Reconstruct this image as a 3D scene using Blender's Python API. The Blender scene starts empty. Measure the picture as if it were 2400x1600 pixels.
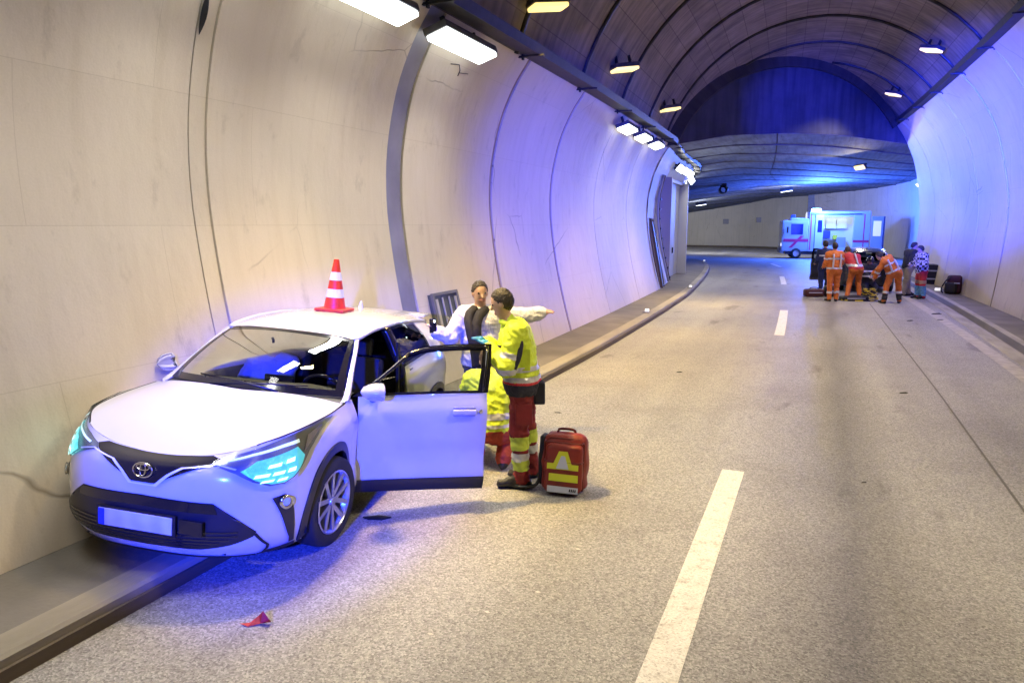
import bpy, bmesh, math, random
import numpy as np
from mathutils import Vector, Matrix
random.seed(7); RNG = np.random.default_rng(7)
SC = bpy.context.scene; COL = SC.collection
PI = math.pi
# ------------------------------------------------------------------ camera, world, exposure
cam_d = bpy.data.cameras.new('camera'); CAM = bpy.data.objects.new('camera', cam_d); COL.objects.link(CAM)
cam_d.sensor_width = 36.0; cam_d.lens = 36.0 * 1700 / 2400; cam_d.clip_start = 0.05; cam_d.clip_end = 500
YAW = math.radians(22.9); PITCH = math.atan(275 / 1700)
CAM.location = (0, 0, 2.35); CAM.rotation_euler = (PI / 2 - PITCH, 0, YAW)
SC.camera = CAM
W = bpy.data.worlds.new('World'); SC.world = W; W.use_nodes = True
wn = W.node_tree.nodes; wl = W.node_tree.links
sky = wn.new('ShaderNodeTexSky'); sky.sky_type = 'NISHITA'; sky.sun_disc = False
sky.sun_elevation = math.radians(-4); sky.sun_rotation = math.radians(20)
wl.new(sky.outputs[0], wn['Background'].inputs[0]); wn['Background'].inputs[1].default_value = 0.05
SC.view_settings.view_transform = 'Standard'; SC.view_settings.look = 'None'
SC.view_settings.exposure = 0.36; SC.view_settings.gamma = 1.0; SC.view_settings.use_curve_mapping = False
SC.cycles.use_denoising = True; SC.cycles.max_bounces = 8; SC.cycles.diffuse_bounces = 4
SC.cycles.sample_clamp_indirect = 4.0; SC.cycles.caustics_reflective = False; SC.cycles.caustics_refractive = False
# brightness of the lamps (watts of each lamp's area light)
P_YELLOW, P_WHITE, P_BLUE = 95.0, 42.0, 700.0

# ------------------------------------------------------------------ materials (all procedural)
MATS = {}
def mat(name, col, rough=.6, metal=0., var=0., vscale=6., bump=0., bscale=40., emit=None, estr=0., alpha=1., trans=0., coat=0., spec=None, stretch=None, col2=None, detail=4., ior=None):
    if name in MATS: return MATS[name]
    m = bpy.data.materials.new(name); m.use_nodes = True; MATS[name] = m
    nt = m.node_tree; b = nt.nodes['Principled BSDF']
    b.inputs['Base Color'].default_value = (*col, 1); b.inputs['Roughness'].default_value = rough; b.inputs['Metallic'].default_value = metal
    b.inputs['Alpha'].default_value = alpha; b.inputs['Transmission Weight'].default_value = trans; b.inputs['Coat Weight'].default_value = coat
    if ior: b.inputs['IOR'].default_value = ior
    if spec is not None: b.inputs['Specular IOR Level'].default_value = spec
    if emit: b.inputs['Emission Color'].default_value = (*emit, 1); b.inputs['Emission Strength'].default_value = estr
    if var or bump or col2:
        tc = nt.nodes.new('ShaderNodeTexCoord'); mp = nt.nodes.new('ShaderNodeMapping')
        nt.links.new(tc.outputs['Object'], mp.inputs[0])
        if stretch: mp.inputs['Scale'].default_value = stretch
        if var or col2:
            n = nt.nodes.new('ShaderNodeTexNoise'); n.inputs['Scale'].default_value = vscale; n.inputs['Detail'].default_value = detail
            nt.links.new(mp.outputs[0], n.inputs[0])
            r = nt.nodes.new('ShaderNodeValToRGB'); r.color_ramp.elements[0].position = .3; r.color_ramp.elements[1].position = .7
            c2 = col2 if col2 else tuple(min(1, c * (1 + var)) for c in col)
            c1 = col if col2 else tuple(c * (1 - var) for c in col)
            r.color_ramp.elements[0].color = (*c1, 1); r.color_ramp.elements[1].color = (*c2, 1)
            nt.links.new(n.outputs[0], r.inputs[0]); nt.links.new(r.outputs[0], b.inputs['Base Color'])
        if bump:
            n2 = nt.nodes.new('ShaderNodeTexNoise'); n2.inputs['Scale'].default_value = bscale; n2.inputs['Detail'].default_value = 5
            nt.links.new(mp.outputs[0], n2.inputs[0])
            bp = nt.nodes.new('ShaderNodeBump'); bp.inputs['Strength'].default_value = bump; bp.inputs['Distance'].default_value = .02
            nt.links.new(n2.outputs[0], bp.inputs['Height']); nt.links.new(bp.outputs[0], b.inputs['Normal'])
    return m

class NT:   # tiny node helper
    def __init__(s, name):
        s.m = bpy.data.materials.new(name); s.m.use_nodes = True; MATS[name] = s.m; s.t = s.m.node_tree; s.b = s.t.nodes['Principled BSDF']
    def n(s, kind, ins={}, **kw):
        o = s.t.nodes.new('ShaderNode' + kind)
        for k, v in kw.items(): setattr(o, k, v)
        for k, v in ins.items():
            if hasattr(v, 'is_output') or isinstance(v, bpy.types.NodeSocket): s.t.links.new(v, o.inputs[k])
            else: o.inputs[k].default_value = v
        return o
    def ramp(s, fac, stops):
        r = s.t.nodes.new('ShaderNodeValToRGB'); e = r.color_ramp.elements
        e[0].position, e[1].position = stops[0][0], stops[-1][0]
        for st in stops[1:-1]: e.new(st[0])
        for el, st in zip(sorted(e, key=lambda q: q.position), stops): el.color = (*st[1], 1) if len(st[1]) == 3 else st[1]
        s.t.links.new(fac, r.inputs[0]); return r.outputs[0]
    def mul(s, a, b, f=1.):
        o = s.t.nodes.new('ShaderNodeMix'); o.data_type = 'RGBA'; o.blend_type = 'MULTIPLY'; o.inputs[0].default_value = f
        s.t.links.new(a, o.inputs[6]); s.t.links.new(b, o.inputs[7]); return o.outputs[2]
    def mix(s, fac, a, b):
        o = s.t.nodes.new('ShaderNodeMix'); o.data_type = 'RGBA'
        if isinstance(fac, (int, float)): o.inputs[0].default_value = fac
        else: s.t.links.new(fac, o.inputs[0])
        for sk, v in ((6, a), (7, b)):
            if isinstance(v, bpy.types.NodeSocket): s.t.links.new(v, o.inputs[sk])
            else: o.inputs[sk].default_value = (*v, 1)
        return o.outputs[2]
    def set(s, **kw):
        for k, v in kw.items():
            k = k.replace('_', ' ')
            if isinstance(v, bpy.types.NodeSocket): s.t.links.new(v, s.b.inputs[k])
            else: s.b.inputs[k].default_value = v
    def bump(s, h, strength, dist=.02, normal=None):
        o = s.t.nodes.new('ShaderNodeBump'); o.inputs['Strength'].default_value = strength; o.inputs['Distance'].default_value = dist
        s.t.links.new(h, o.inputs['Height'])
        if normal is not None: s.t.links.new(normal, o.inputs['Normal'])
        return o.outputs[0]

def wall_material(name, base, dirty, streak=.5):
    k = NT(name); uv = k.n('TexCoord').outputs['UV']
    big = k.n('TexNoise', {'Vector': uv, 'Scale': .55, 'Detail': 5.}).outputs[0]
    mp = k.n('Mapping', {'Vector': uv, 'Scale': (7., .35, 1.)}).outputs[0]
    st = k.n('TexNoise', {'Vector': mp, 'Scale': 1.0, 'Detail': 6.}).outputs[0]
    fine = k.n('TexNoise', {'Vector': uv, 'Scale': 60., 'Detail': 3.}).outputs[0]
    vr = k.n('TexVoronoi', {'Vector': k.n('Mapping', {'Vector': k.mix(.12, uv, k.n('TexNoise', {'Vector': uv, 'Scale': 2.}).outputs['Color'])}).outputs[0], 'Scale': .42}, feature='DISTANCE_TO_EDGE').outputs['Distance']
    crk = k.ramp(vr, [(0., (.48, .45, .42)), (.0022, (1, 1, 1))])
    crmask = k.ramp(k.n('TexNoise', {'Vector': uv, 'Scale': .45, 'Detail': 2.}).outputs[0], [(.50, (0, 0, 0)), (.56, (1, 1, 1))])
    c = k.ramp(big, [(.25, tuple(x * .90 for x in base)), (.55, base), (.8, tuple(min(1, x * 1.06) for x in base))])
    s = k.ramp(st, [(.30, dirty), (.5, (1, 1, 1))])
    c = k.mul(c, s, streak); c = k.mul(c, k.ramp(fine, [(.3, (.95, .95, .95)), (.7, (1, 1, 1))]))
    c = k.mix(crmask, c, k.mul(c, crk))
    br = k.n('TexBrick', {'Vector': uv, 'Scale': 1., 'Mortar Size': .0035, 'Mortar Smooth': .4, 'Brick Width': 2.3, 'Row Height': 1.13, 'Color1': (1, 1, 1, 1), 'Color2': (.955, .95, .94, 1), 'Mortar': (.80, .78, .74, 1)}).outputs['Color']
    c = k.mul(c, br, .8)
    sp = k.n('TexNoise', {'Vector': k.n('Mapping', {'Vector': uv, 'Scale': (2.2, 1., 1.), 'Location': (5., 2., 0.)}).outputs[0], 'Scale': 1.4, 'Detail': 9., 'Roughness': .68}).outputs[0]
    c = k.mul(c, k.ramp(sp, [(.31, (.68, .66, .63)), (.42, (1, 1, 1))]), .55)
    k.set(Base_Color=c, Roughness=.5, Normal=k.bump(fine, .12, .01, k.bump(k.n('TexNoise', {'Vector': k.n('Mapping', {'Vector': uv, 'Scale': (1.5, .8, 1.)}).outputs[0], 'Scale': 2.6, 'Detail': 4.}).outputs[0], .28, .05, k.bump(big, .25, .08))))
    return k.m

def asphalt_material():
    k = NT('tunnel_asphalt'); pos = k.n('NewGeometry').outputs['Position']
    v = k.n('TexVoronoi', {'Vector': pos, 'Scale': 88.}).outputs['Color']
    vg = k.n('SeparateColor', {'Color': v}).outputs[0]
    n1 = k.n('TexNoise', {'Vector': pos, 'Scale': 150., 'Detail': 3.}).outputs[0]
    c = k.ramp(vg, [(0., (.17, .167, .166)), (.3, (.28, .275, .271)), (.7, (.36, .354, .349)), (1., (.49, .482, .475))])
    c = k.mul(c, k.ramp(n1, [(.3, (.72, .72, .72)), (.7, (1.12, 1.12, 1.12))]))
    mp = k.n('Mapping', {'Vector': pos, 'Scale': (.9, .05, 1.)}).outputs[0]
    lanes = k.n('TexNoise', {'Vector': mp, 'Scale': 1.3, 'Detail': 3.}).outputs[0]
    c = k.mul(c, k.ramp(lanes, [(.3, (.80, .79, .80)), (.65, (1.06, 1.06, 1.05))]))
    blot = k.n('TexNoise', {'Vector': pos, 'Scale': .8, 'Detail': 6.}).outputs[0]
    c = k.mul(c, k.ramp(blot, [(.28, (.84, .83, .82)), (.5, (1, 1, 1))]))
    sx = k.n('SeparateXYZ', {'Vector': pos}).outputs[0]
    wob = k.n('Math', {0: sx, 1: k.n('Math', {0: k.n('TexNoise', {'Vector': pos, 'Scale': .35}).outputs[0], 1: .5}, operation='MULTIPLY').outputs[0]}, operation='ADD').outputs[0]
    def trackdip(x0, w, depth):
        d = k.n('Math', {0: k.n('Math', {0: wob, 1: -x0}, operation='ADD').outputs[0]}, operation='ABSOLUTE').outputs[0]
        return k.ramp(d, [(0., (depth,) * 3), (w * .45, ((1 + depth) / 2,) * 3), (w, (1, 1, 1))])
    for x0, w, dp in ((.62, .50, .58), (2.35, .4, .90), (-1.35, .35, .93), (-2.7, .4, .92)): c = k.mul(c, trackdip(x0, w, dp))
    oil = k.n('TexNoise', {'Vector': k.n('Mapping', {'Vector': pos, 'Scale': (1.6, .5, 1.), 'Location': (3., 7., 0.)}).outputs[0], 'Scale': 1.1, 'Detail': 7.}).outputs[0]
    c = k.mul(c, k.ramp(oil, [(.30, (.62, .61, .60)), (.36, (1, 1, 1))]))
    h = k.n('TexVoronoi', {'Vector': pos, 'Scale': 88.}).outputs['Distance']
    k.set(Base_Color=c, Roughness=k.ramp(n1, [(.3, (.42,) * 3), (.7, (.7,) * 3)]), Normal=k.bump(h, .55, .006))
    return k.m

def concrete_material(name, base, board=True, scale=1.):
    k = NT(name); uv = k.n('TexCoord').outputs['UV']
    big = k.n('TexNoise', {'Vector': uv, 'Scale': .9 * scale, 'Detail': 8., 'Roughness': .62}).outputs[0]
    c = k.ramp(big, [(.25, tuple(x * .5 for x in base)), (.5, base), (.78, tuple(x * 1.5 for x in base))])
    st = k.n('TexNoise', {'Vector': k.n('Mapping', {'Vector': uv, 'Scale': (6., .5, 1.)}).outputs[0], 'Scale': 1.}).outputs[0]
    c = k.mul(c, k.ramp(st, [(.3, (.6, .6, .62)), (.6, (1, 1, 1))]))
    nrm = k.bump(big, .4, .03)
    if board:
        br = k.n('TexBrick', {'Vector': uv, 'Scale': 1., 'Mortar Size': .008, 'Brick Width': 1.6, 'Row Height': .55, 'Color1': (1, 1, 1, 1), 'Color2': (.80, .80, .83, 1), 'Mortar': (.45, .43, .45, 1)}).outputs['Color']
        c = k.mul(c, br)
    k.set(Base_Color=c, Roughness=.8, Normal=nrm)
    return k.m

# ------------------------------------------------------------------ mesh helpers
class MB:
    """collects shapes for ONE mesh"""
    def __init__(s): s.v = []; s.f = []; s.m = []; s.uv = None
    def add(s, vs, fs, mi=0):
        o = len(s.v); s.v += [tuple(map(float, p)) for p in vs]; s.f += [tuple(int(i) + o for i in f) for f in fs]; s.m += [mi] * len(fs); return s
    def box(s, c, d, rz=0., mi=0, bev=0., R=None):
        x, y, z = (k / 2 for k in d)
        if bev <= 0:
            P = [(a * x, b * y, e * z) for e in (-1, 1) for b in (-1, 1) for a in (-1, 1)]
            F = [(0, 2, 3, 1), (4, 5, 7, 6), (0, 1, 5, 4), (2, 6, 7, 3), (0, 4, 6, 2), (1, 3, 7, 5)]
        else:
            bm = bmesh.new(); bmesh.ops.create_cube(bm, size=1)
            for q in bm.verts: q.co = Vector((q.co.x * 2 * x, q.co.y * 2 * y, q.co.z * 2 * z))
            bmesh.ops.bevel(bm, geom=bm.edges[:], offset=bev, segments=2, affect='EDGES', profile=.7)
            bm.verts.index_update(); P = [tuple(q.co) for q in bm.verts]; F = [[q.index for q in f.verts] for f in bm.faces]; bm.free()
        if R is None: R = Matrix.Rotation(rz, 3, 'Z')
        return s.add([R @ Vector(p) + Vector(c) for p in P], F, mi)
    def tube(s, path, r, n=8, mi=0, closed=False, caps=True):
        path = [Vector(p) for p in path]; rr = r if hasattr(r, '__len__') else [r] * len(path)
        V = []; up = Vector((0, 0, 1)); K = len(path)
        for i, p in enumerate(path):
            t = (path[(i + 1) % K] - path[i - 1]) if closed else (path[min(i + 1, K - 1)] - path[max(i - 1, 0)])
            if t.length < 1e-9: t = Vector((0, 0, 1))
            t.normalize(); a = up if abs(t.z) < .95 else Vector((1, 0, 0))
            x = t.cross(a).normalized(); y = x.cross(t)
            V += [p + (x * math.cos(q * 2 * PI / n) + y * math.sin(q * 2 * PI / n)) * rr[i] for q in range(n)]
        F = []
        for i in range(K if closed else K - 1):
            j = (i + 1) % K
            F += [(i * n + q, j * n + q, j * n + (q + 1) % n, i * n + (q + 1) % n) for q in range(n)]
        if caps and not closed: F += [tuple(range(n))[::1], tuple((K - 1) * n + q for q in range(n))[::-1]]
        return s.add(V, F, mi)
    def lathe(s, prof, n=24, mi=0, origin=(0, 0, 0), axis='Z'):
        V = []
        for (r, h) in prof:
            for q in range(n):
                a = q * 2 * PI / n; p = (r * math.cos(a), r * math.sin(a), h)
                if axis == 'Y': p = (p[0], p[2], p[1])
                if axis == 'X': p = (p[2], p[0], p[1])
                V.append(tuple(p[i] + origin[i] for i in range(3)))
        F = [(i * n + q, i * n + (q + 1) % n, (i + 1) * n + (q + 1) % n, (i + 1) * n + q) for i in range(len(prof) - 1) for q in range(n)]
        return s.add(V, F, mi)
    def grid(s, P, mi=0, keep=None):
        P = np.asarray(P, float); a, b = P.shape[:2]
        F = [(i * b + j, (i + 1) * b + j, (i + 1) * b + j + 1, i * b + j + 1) for i in range(a - 1) for j in range(b - 1) if keep is None or keep(i, j)]
        return s.add(P.reshape(-1, 3), F, mi)
    def prism(s, out, z0, z1, M=None, mi=0):
        n = len(out); V = [Vector((x, y, z0)) for x, y in out] + [Vector((x, y, z1)) for x, y in out]
        if M is not None: V = [M @ p for p in V]
        F = [tuple(range(n))[::-1], tuple(range(n, 2 * n))] + [(i, (i + 1) % n, n + (i + 1) % n, n + i) for i in range(n)]
        return s.add(V, F, mi)
    def obj(s, name, mats, parent=None, smooth=False, kind=None, label=None, cat=None, group=None, auto=None):
        me = bpy.data.meshes.new(name); me.from_pydata(s.v, [], s.f)
        for m in (mats if isinstance(mats, (list, tuple)) else [mats]): me.materials.append(m)
        if any(s.m): me.polygons.foreach_set('material_index', s.m)
        if s.uv is not None:
            ul = me.uv_layers.new(name='UVMap'); li = np.empty(len(me.loops), int); me.loops.foreach_get('vertex_index', li)
            ul.data.foreach_set('uv', np.asarray(s.uv, np.float32)[li].ravel())
        if smooth:
            me.polygons.foreach_set('use_smooth', [True] * len(me.polygons))
            if auto is not None: me.set_sharp_from_angle(angle=auto)
        me.update()
        o = bpy.data.objects.new(name, me); COL.objects.link(o)
        if parent: o.parent = parent
        tag(o, label, cat, group, kind); return o
def tag(o, label=None, cat=None, group=None, kind=None):
    for k, v in (('label', label), ('category', cat), ('group', group), ('kind', kind)):
        if v: o[k] = v
    return o
def empty(name, loc=(0, 0, 0), rz=0., label=None, cat=None, group=None):
    o = bpy.data.objects.new(name, None); COL.objects.link(o); o.location = loc; o.rotation_euler = (0, 0, rz); o.empty_display_size = .2
    return tag(o, label, cat, group)
def cr(pts, n):
    """Catmull-Rom through pts, n samples per span"""
    P = np.asarray(pts, float); Q = np.vstack([2 * P[0] - P[1], P, 2 * P[-1] - P[-2]]); out = []
    for i in range(len(P) - 1):
        p0, p1, p2, p3 = Q[i:i + 4]
        for t in np.arange(n) / n:
            out.append(.5 * ((2 * p1) + (p2 - p0) * t + (2 * p0 - 5 * p1 + 4 * p2 - p3) * t * t + (3 * p1 - p0 - 3 * p2 + p3) * t ** 3))
    out.append(P[-1]); return np.array(out)
def copy_tree(o, parent=None):
    c = o.copy(); COL.objects.link(c); c.parent = parent
    for ch in o.children: copy_tree(ch, c)
    return c
def area_light(name, loc, direction, sx, sy, power, color, parent=None, spread=PI):
    l = bpy.data.lights.new(name, 'AREA'); l.shape = 'RECTANGLE'; l.size = sx; l.size_y = sy; l.energy = power; l.color = color; l.spread = spread
    o = bpy.data.objects.new(name, l); COL.objects.link(o); o.location = loc
    o.rotation_euler = Vector(direction).to_track_quat('-Z', 'Y').to_euler()
    if parent: o.parent = parent
    return o
# ------------------------------------------------------------------ tunnel shell
def DL(s): return -.00144 * max(0., s - 10) ** 2          # gentle bend to the left
UC, ZC, RV = -.2, 3.77, 4.46
PL = [(-4.72, .13), (-4.86, .63), (-5.03, 1.34), (-5.15, 2.04), (-5.21, 2.65), (-5.18, 3.3), (-5.02, 4.0), (-4.77, 4.55), (-4.5, 4.95)]
PR = [(4.62, .13), (4.70, .85), (4.78, 1.9), (4.80, 2.6), (4.72, 3.4), (4.36, 4.8), (3.85, 5.75), (3.4, 6.3)]
a0 = PI - math.atan2(4.95 - ZC, 4.3); a1 = math.atan2(6.3 - ZC, 3.6)
PV = [(UC + RV * math.cos(a0 + (a1 - a0) * i / 40), ZC + RV * math.sin(a0 + (a1 - a0) * i / 40)) for i in range(41)]
PL = [tuple(p) for p in cr(PL, 4)]; PR = [tuple(p) for p in cr(PR, 4)]
def portal(u): return 30.0 + 1.25 * u
S0 = -18.0
def sweep(mb, prof, s0, s1, off=0., ds=.8, clip=True, sign=1):
    """sweep profile [(u,z)] from s0 to s1; off pushes outward (away from the tunnel axis); uv = (s, arc)"""
    n = max(2, int(math.ceil((s1 - s0) / ds)) + 1); V = []; UV = []
    arc = [0.]
    for i in range(1, len(prof)): arc.append(arc[-1] + math.hypot(prof[i][0] - prof[i - 1][0], prof[i][1] - prof[i - 1][1]))
    for i in range(n):
        s = s0 + (s1 - s0) * i / (n - 1)
        for j, (u, z) in enumerate(prof):
            if off:
                a = prof[max(j - 1, 0)]; b = prof[min(j + 1, len(prof) - 1)]; t = Vector((b[0] - a[0], b[1] - a[1])).normalized()
                nx, nz = -t.y * sign, t.x * sign; u2, z2 = u + nx * off, z + nz * off
            else: u2, z2 = u, z
            ss = min(s, portal(u)) if clip else s
            V.append((u2 + DL(ss), ss, z2)); UV.append((ss, arc[j]))
    m = len(prof); o = len(mb.v)
    F = [(i * m + j, i * m + j + 1, (i + 1) * m + j + 1, (i + 1) * m + j) for i in range(n - 1) for j in range(m - 1)]
    def area(f):
        p = [Vector(V[q]) for q in f]; return (p[2] - p[0]).cross(p[3] - p[1]).length
    F = [f for f in F if area(f) > 1e-6]
    mb.add(V, F); mb.uv = (mb.uv or []) + UV
    return mb
M_WALL = wall_material('painted_tunnel_wall', (.70, .615, .49), (.85, .82, .77), .35)
M_JOINT = mat('wall_joint_dark', (.10, .085, .07), .9, var=.3, vscale=3)
M_COVER = mat('joint_cover_strip', (.27, .26, .28), .4, metal=.3, var=.18, vscale=2)
M_CEIL = concrete_material('vault_concrete', (.28, .235, .20))
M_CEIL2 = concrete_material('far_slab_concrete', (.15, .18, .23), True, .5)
M_ASPH = asphalt_material()
M_WALK = mat('walkway_concrete', (.165, .153, .138), .75, var=.22, vscale=1.6, bump=.25, bscale=30)
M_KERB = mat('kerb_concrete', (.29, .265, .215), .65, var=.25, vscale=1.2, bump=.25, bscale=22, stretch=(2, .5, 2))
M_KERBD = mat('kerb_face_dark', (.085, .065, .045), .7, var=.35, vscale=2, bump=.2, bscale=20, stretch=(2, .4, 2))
def paint_material():
    k = NT('road_paint'); pos = k.n('NewGeometry').outputs['Position']
    v = k.n('SeparateColor', {'Color': k.n('TexVoronoi', {'Vector': pos, 'Scale': 105.}).outputs['Color']}).outputs[0]
    n = k.n('TexNoise', {'Vector': pos, 'Scale': 9., 'Detail': 8., 'Roughness': .7}).outputs[0]
    c = k.ramp(v, [(0., (.48, .46, .44)), (.25, (.68, .66, .63)), (1., (.80, .78, .75))])
    c = k.mul(c, k.ramp(n, [(.30, (.50, .48, .46)), (.42, (.9, .9, .9)), (.6, (1, 1, 1))]))
    k.set(Base_Color=c, Roughness=.6, Normal=k.bump(k.n('TexVoronoi', {'Vector': pos, 'Scale': 105.}).outputs['Distance'], .4, .006)); return k.m
M_PAINT = paint_material()
M_DARK = mat('dark_steel', (.028, .028, .034), .5, metal=.4, var=.3, vscale=8)
# ground
g = MB(); g.add([(-70, -40, 0), (60, -40, 0), (60, 140, 0), (-70, 140, 0)], [(0, 1, 2, 3)])
ROAD = g.obj('road', M_ASPH, kind='structure', label='pale speckled asphalt road through the tunnel', cat='road')
# lane markings and sealing joint
def strip_on_road(name, pts, w, m, z=.004, parent=ROAD):
    mb = MB(); P = np.asarray(pts, float); V = []
    for i in range(len(P)):
        t = P[min(i + 1, len(P) - 1)] - P[max(i - 1, 0)]; t /= np.linalg.norm(t); nn = np.array([t[1], -t[0]])
        V += [(*(P[i] - nn * w / 2), z), (*(P[i] + nn * w / 2), z)]
    mb.add(V, [(2 * i, 2 * i + 1, 2 * i + 3, 2 * i + 2) for i in range(len(P) - 1)])
    return mb.obj(name, m, parent)
def line_s(u, s0, s1, ds=1.0): return [(u + DL(s0 + (s1 - s0) * i / max(1, int((s1 - s0) / ds))), s0 + (s1 - s0) * i / max(1, int((s1 - s0) / ds))) for i in range(max(1, int((s1 - s0) / ds)) + 1)]
for s0, s1 in ((2.35, 7.02), (16.35, 21.25), (30.5, 35.2), (-11.7, -7.)):
    strip_on_road('lane_dash', line_s(-.645, s0, s1), .205, M_PAINT)
strip_on_road('lane_dash', [(-2.0, 43.0), (-2.7, 46.5)], .2, M_PAINT)
M_SEAL = mat('joint_sealant', (.11, .105, .10), .7)
strip_on_road('sealed_joint', [(1.70, S0), (1.69, 6.9), (1.66, 11.4), (1.57, 17), (1.54, 18.8), (1.45, 24)], .022, M_SEAL)
M_EDGE = mat('edge_line_paint', (.40, .375, .36), .6, var=.22, vscale=6)
strip_on_road('edge_line', line_s(3.06, S0, 27), .25, M_EDGE)
# left kerb / walkway / wall paths (plan)
KL = cr([(-3.75, S0), (-3.75, 0), (-3.72, 8), (-3.66, 12.4), (-3.69, 16), (-3.79, 20.5), (-4.02, 25.7), (-4.82, 35), (-5.62, 41.3), (-6.66, 46.2), (-8.02, 48.1), (-10.5, 49.5), (-16, 51)], 8)
WL = cr([(-4.80, S0), (-4.78, 0), (-4.74, 8), (-4.70, 12.7), (-4.72, 16), (-4.80, 19.8), (-4.97, 24), (-5.46, 28.9), (-5.80, 34.5), (-6.85, 39.5), (-8.6, 42.5), (-11.5, 44.3), (-16, 45.5)], 8)
def offset_path(P, d):
    P = np.asarray(P); T = np.gradient(P, axis=0); T /= np.linalg.norm(T, axis=1)[:, None]; return P + np.c_[T[:, 1], -T[:, 0]] * d
def sweep_path(mb, P, prof, uvs=True):
    """prof [(offset to the right of the path, z)] along plan path P"""
    P = np.asarray(P); rows = [np.c_[offset_path(P, d), np.full(len(P), z)] for d, z in prof]
    G = np.stack(rows, 1); mb.grid(G)
    if uvs:
        L = np.r_[0, np.cumsum(np.linalg.norm(np.diff(P, axis=0), axis=1))]; A = np.r_[0, np.cumsum([math.dist(prof[i], prof[i - 1]) for i in range(1, len(prof))])]
        mb.uv = (mb.uv or []) + [(l, a) for l in L for a in A]
    return mb
mb = MB(); mb.grid(np.stack([np.c_[WL - [.6, 0], np.full(len(WL), .128)], np.c_[offset_path(KL, -.26), np.full(len(KL), .128)]], 1)[:, ::-1])
mb.obj('walkway_left', M_WALK, kind='structure', label='raised concrete walkway along the left tunnel wall', cat='walkway')
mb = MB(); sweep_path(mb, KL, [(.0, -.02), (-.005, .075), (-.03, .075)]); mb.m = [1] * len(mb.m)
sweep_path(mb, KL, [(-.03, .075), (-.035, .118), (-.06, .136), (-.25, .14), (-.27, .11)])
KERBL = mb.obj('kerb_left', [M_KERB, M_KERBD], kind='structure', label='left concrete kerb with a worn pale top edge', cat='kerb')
KR = cr([(3.24, S0), (3.24, 10), (3.2, 14), (3.18, 20), (3.1, 26), (2.85, 33), (2.6, 38), (2.4, 44)], 6)
WR = cr([(4.62, S0), (4.62, 10), (4.61, 14), (4.60, 20), (4.38, 26.7), (4.1, 34), (4.4, 40), (4.5, 46)], 6)
mb = MB(); mb.grid(np.stack([np.c_[offset_path(KR, .5), np.full(len(KR), .128)], np.c_[WR + [.5, 0], np.full(len(WR), .128)]], 1)[:, ::-1])
mb.obj('walkway_right', M_WALK, kind='structure', label='raised concrete walkway along the right tunnel wall', cat='walkway')
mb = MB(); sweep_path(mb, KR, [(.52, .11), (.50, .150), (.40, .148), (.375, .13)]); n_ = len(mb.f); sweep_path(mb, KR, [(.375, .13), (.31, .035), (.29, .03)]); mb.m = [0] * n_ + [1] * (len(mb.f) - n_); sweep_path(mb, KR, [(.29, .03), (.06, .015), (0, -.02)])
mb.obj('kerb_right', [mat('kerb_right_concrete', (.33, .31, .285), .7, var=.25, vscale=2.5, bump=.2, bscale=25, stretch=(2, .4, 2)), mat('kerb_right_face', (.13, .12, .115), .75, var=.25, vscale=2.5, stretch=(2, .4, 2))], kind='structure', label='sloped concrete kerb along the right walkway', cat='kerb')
# left wall: dark backing with painted panels, one per bay
JL = [25.0, 21.5, 17.8, 14.45, 11.4, 8.365, 4.985, 1.8, -1.4, -4.6, -7.8, -11, -14.2, S0]
def shell(name, prof, off, s0, s1, m, sign, clip=True, **kw):
    mb = MB(); sweep(mb, prof, s0, s1, off, sign=sign, clip=clip); return mb.obj(name, m, smooth=True, kind='structure', **kw)
WALLL = shell('wall_left', PL, .05, S0, 24.98, M_JOINT, 1, clip=False, label='beige painted left tunnel wall curving inward at top and foot', cat='wall')
def panel(prof, s0, s1, parent, m, name, sign, thick=.045, inset=.0, clip=True):
    mb = MB(); sweep(mb, prof, s0, s1, inset, ds=.55, sign=sign, clip=clip); n = len(mb.v); k = len(prof); r = n // k
    V = np.array(mb.v); mb2 = MB(); sweep(mb2, prof, s0, s1, inset + thick, ds=.55, sign=sign, clip=clip)
    o = len(mb.v); mb.v += mb2.v; mb.uv += mb2.uv
    E = [(j, j + 1) for j in range(k - 1)] 
    F = [(a, b, b + o, a + o) for a, b in E] + [((r - 1) * k + b, (r - 1) * k + a, (r - 1) * k + a + o, (r - 1) * k + b + o) for a, b in E]
    mb.f += F; mb.m += [0] * len(F)
    return mb.obj(name, m, parent, smooth=True, auto=math.radians(40))
for i in range(len(JL) - 1):
    hi = JL[i]; lo = JL[i + 1]
    gh = .20 if abs(hi - 8.365) < .01 or abs(hi - 4.985) < .01 else (.06 if abs(hi - 14.45) < .01 or abs(hi - 11.4) < .01 else .014)
    gl = .20 if abs(lo - 8.365) < .01 or abs(lo - 4.985) < .01 else (.06 if abs(lo - 14.45) < .01 or abs(lo - 11.4) < .01 else .014)
    panel(PL, lo + gl, hi - gh, WALLL, M_WALL, 'wall_panel', 1, clip=False)
for c, w, m in ((8.365, .175, M_COVER), (4.885, .095, M_WALL), (5.085, .09, M_WALL), (14.45, .045, mat('joint_strip_brown', (.30, .22, .14), .6, var=.25, vscale=3)), (11.4, .04, MATS['joint_strip_brown'] if 'joint_strip_brown' in MATS else M_COVER)):
    panel(PL, c - w, c + w, WALLL, m, 'joint_cover', 1, inset=.018, clip=False)
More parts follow.
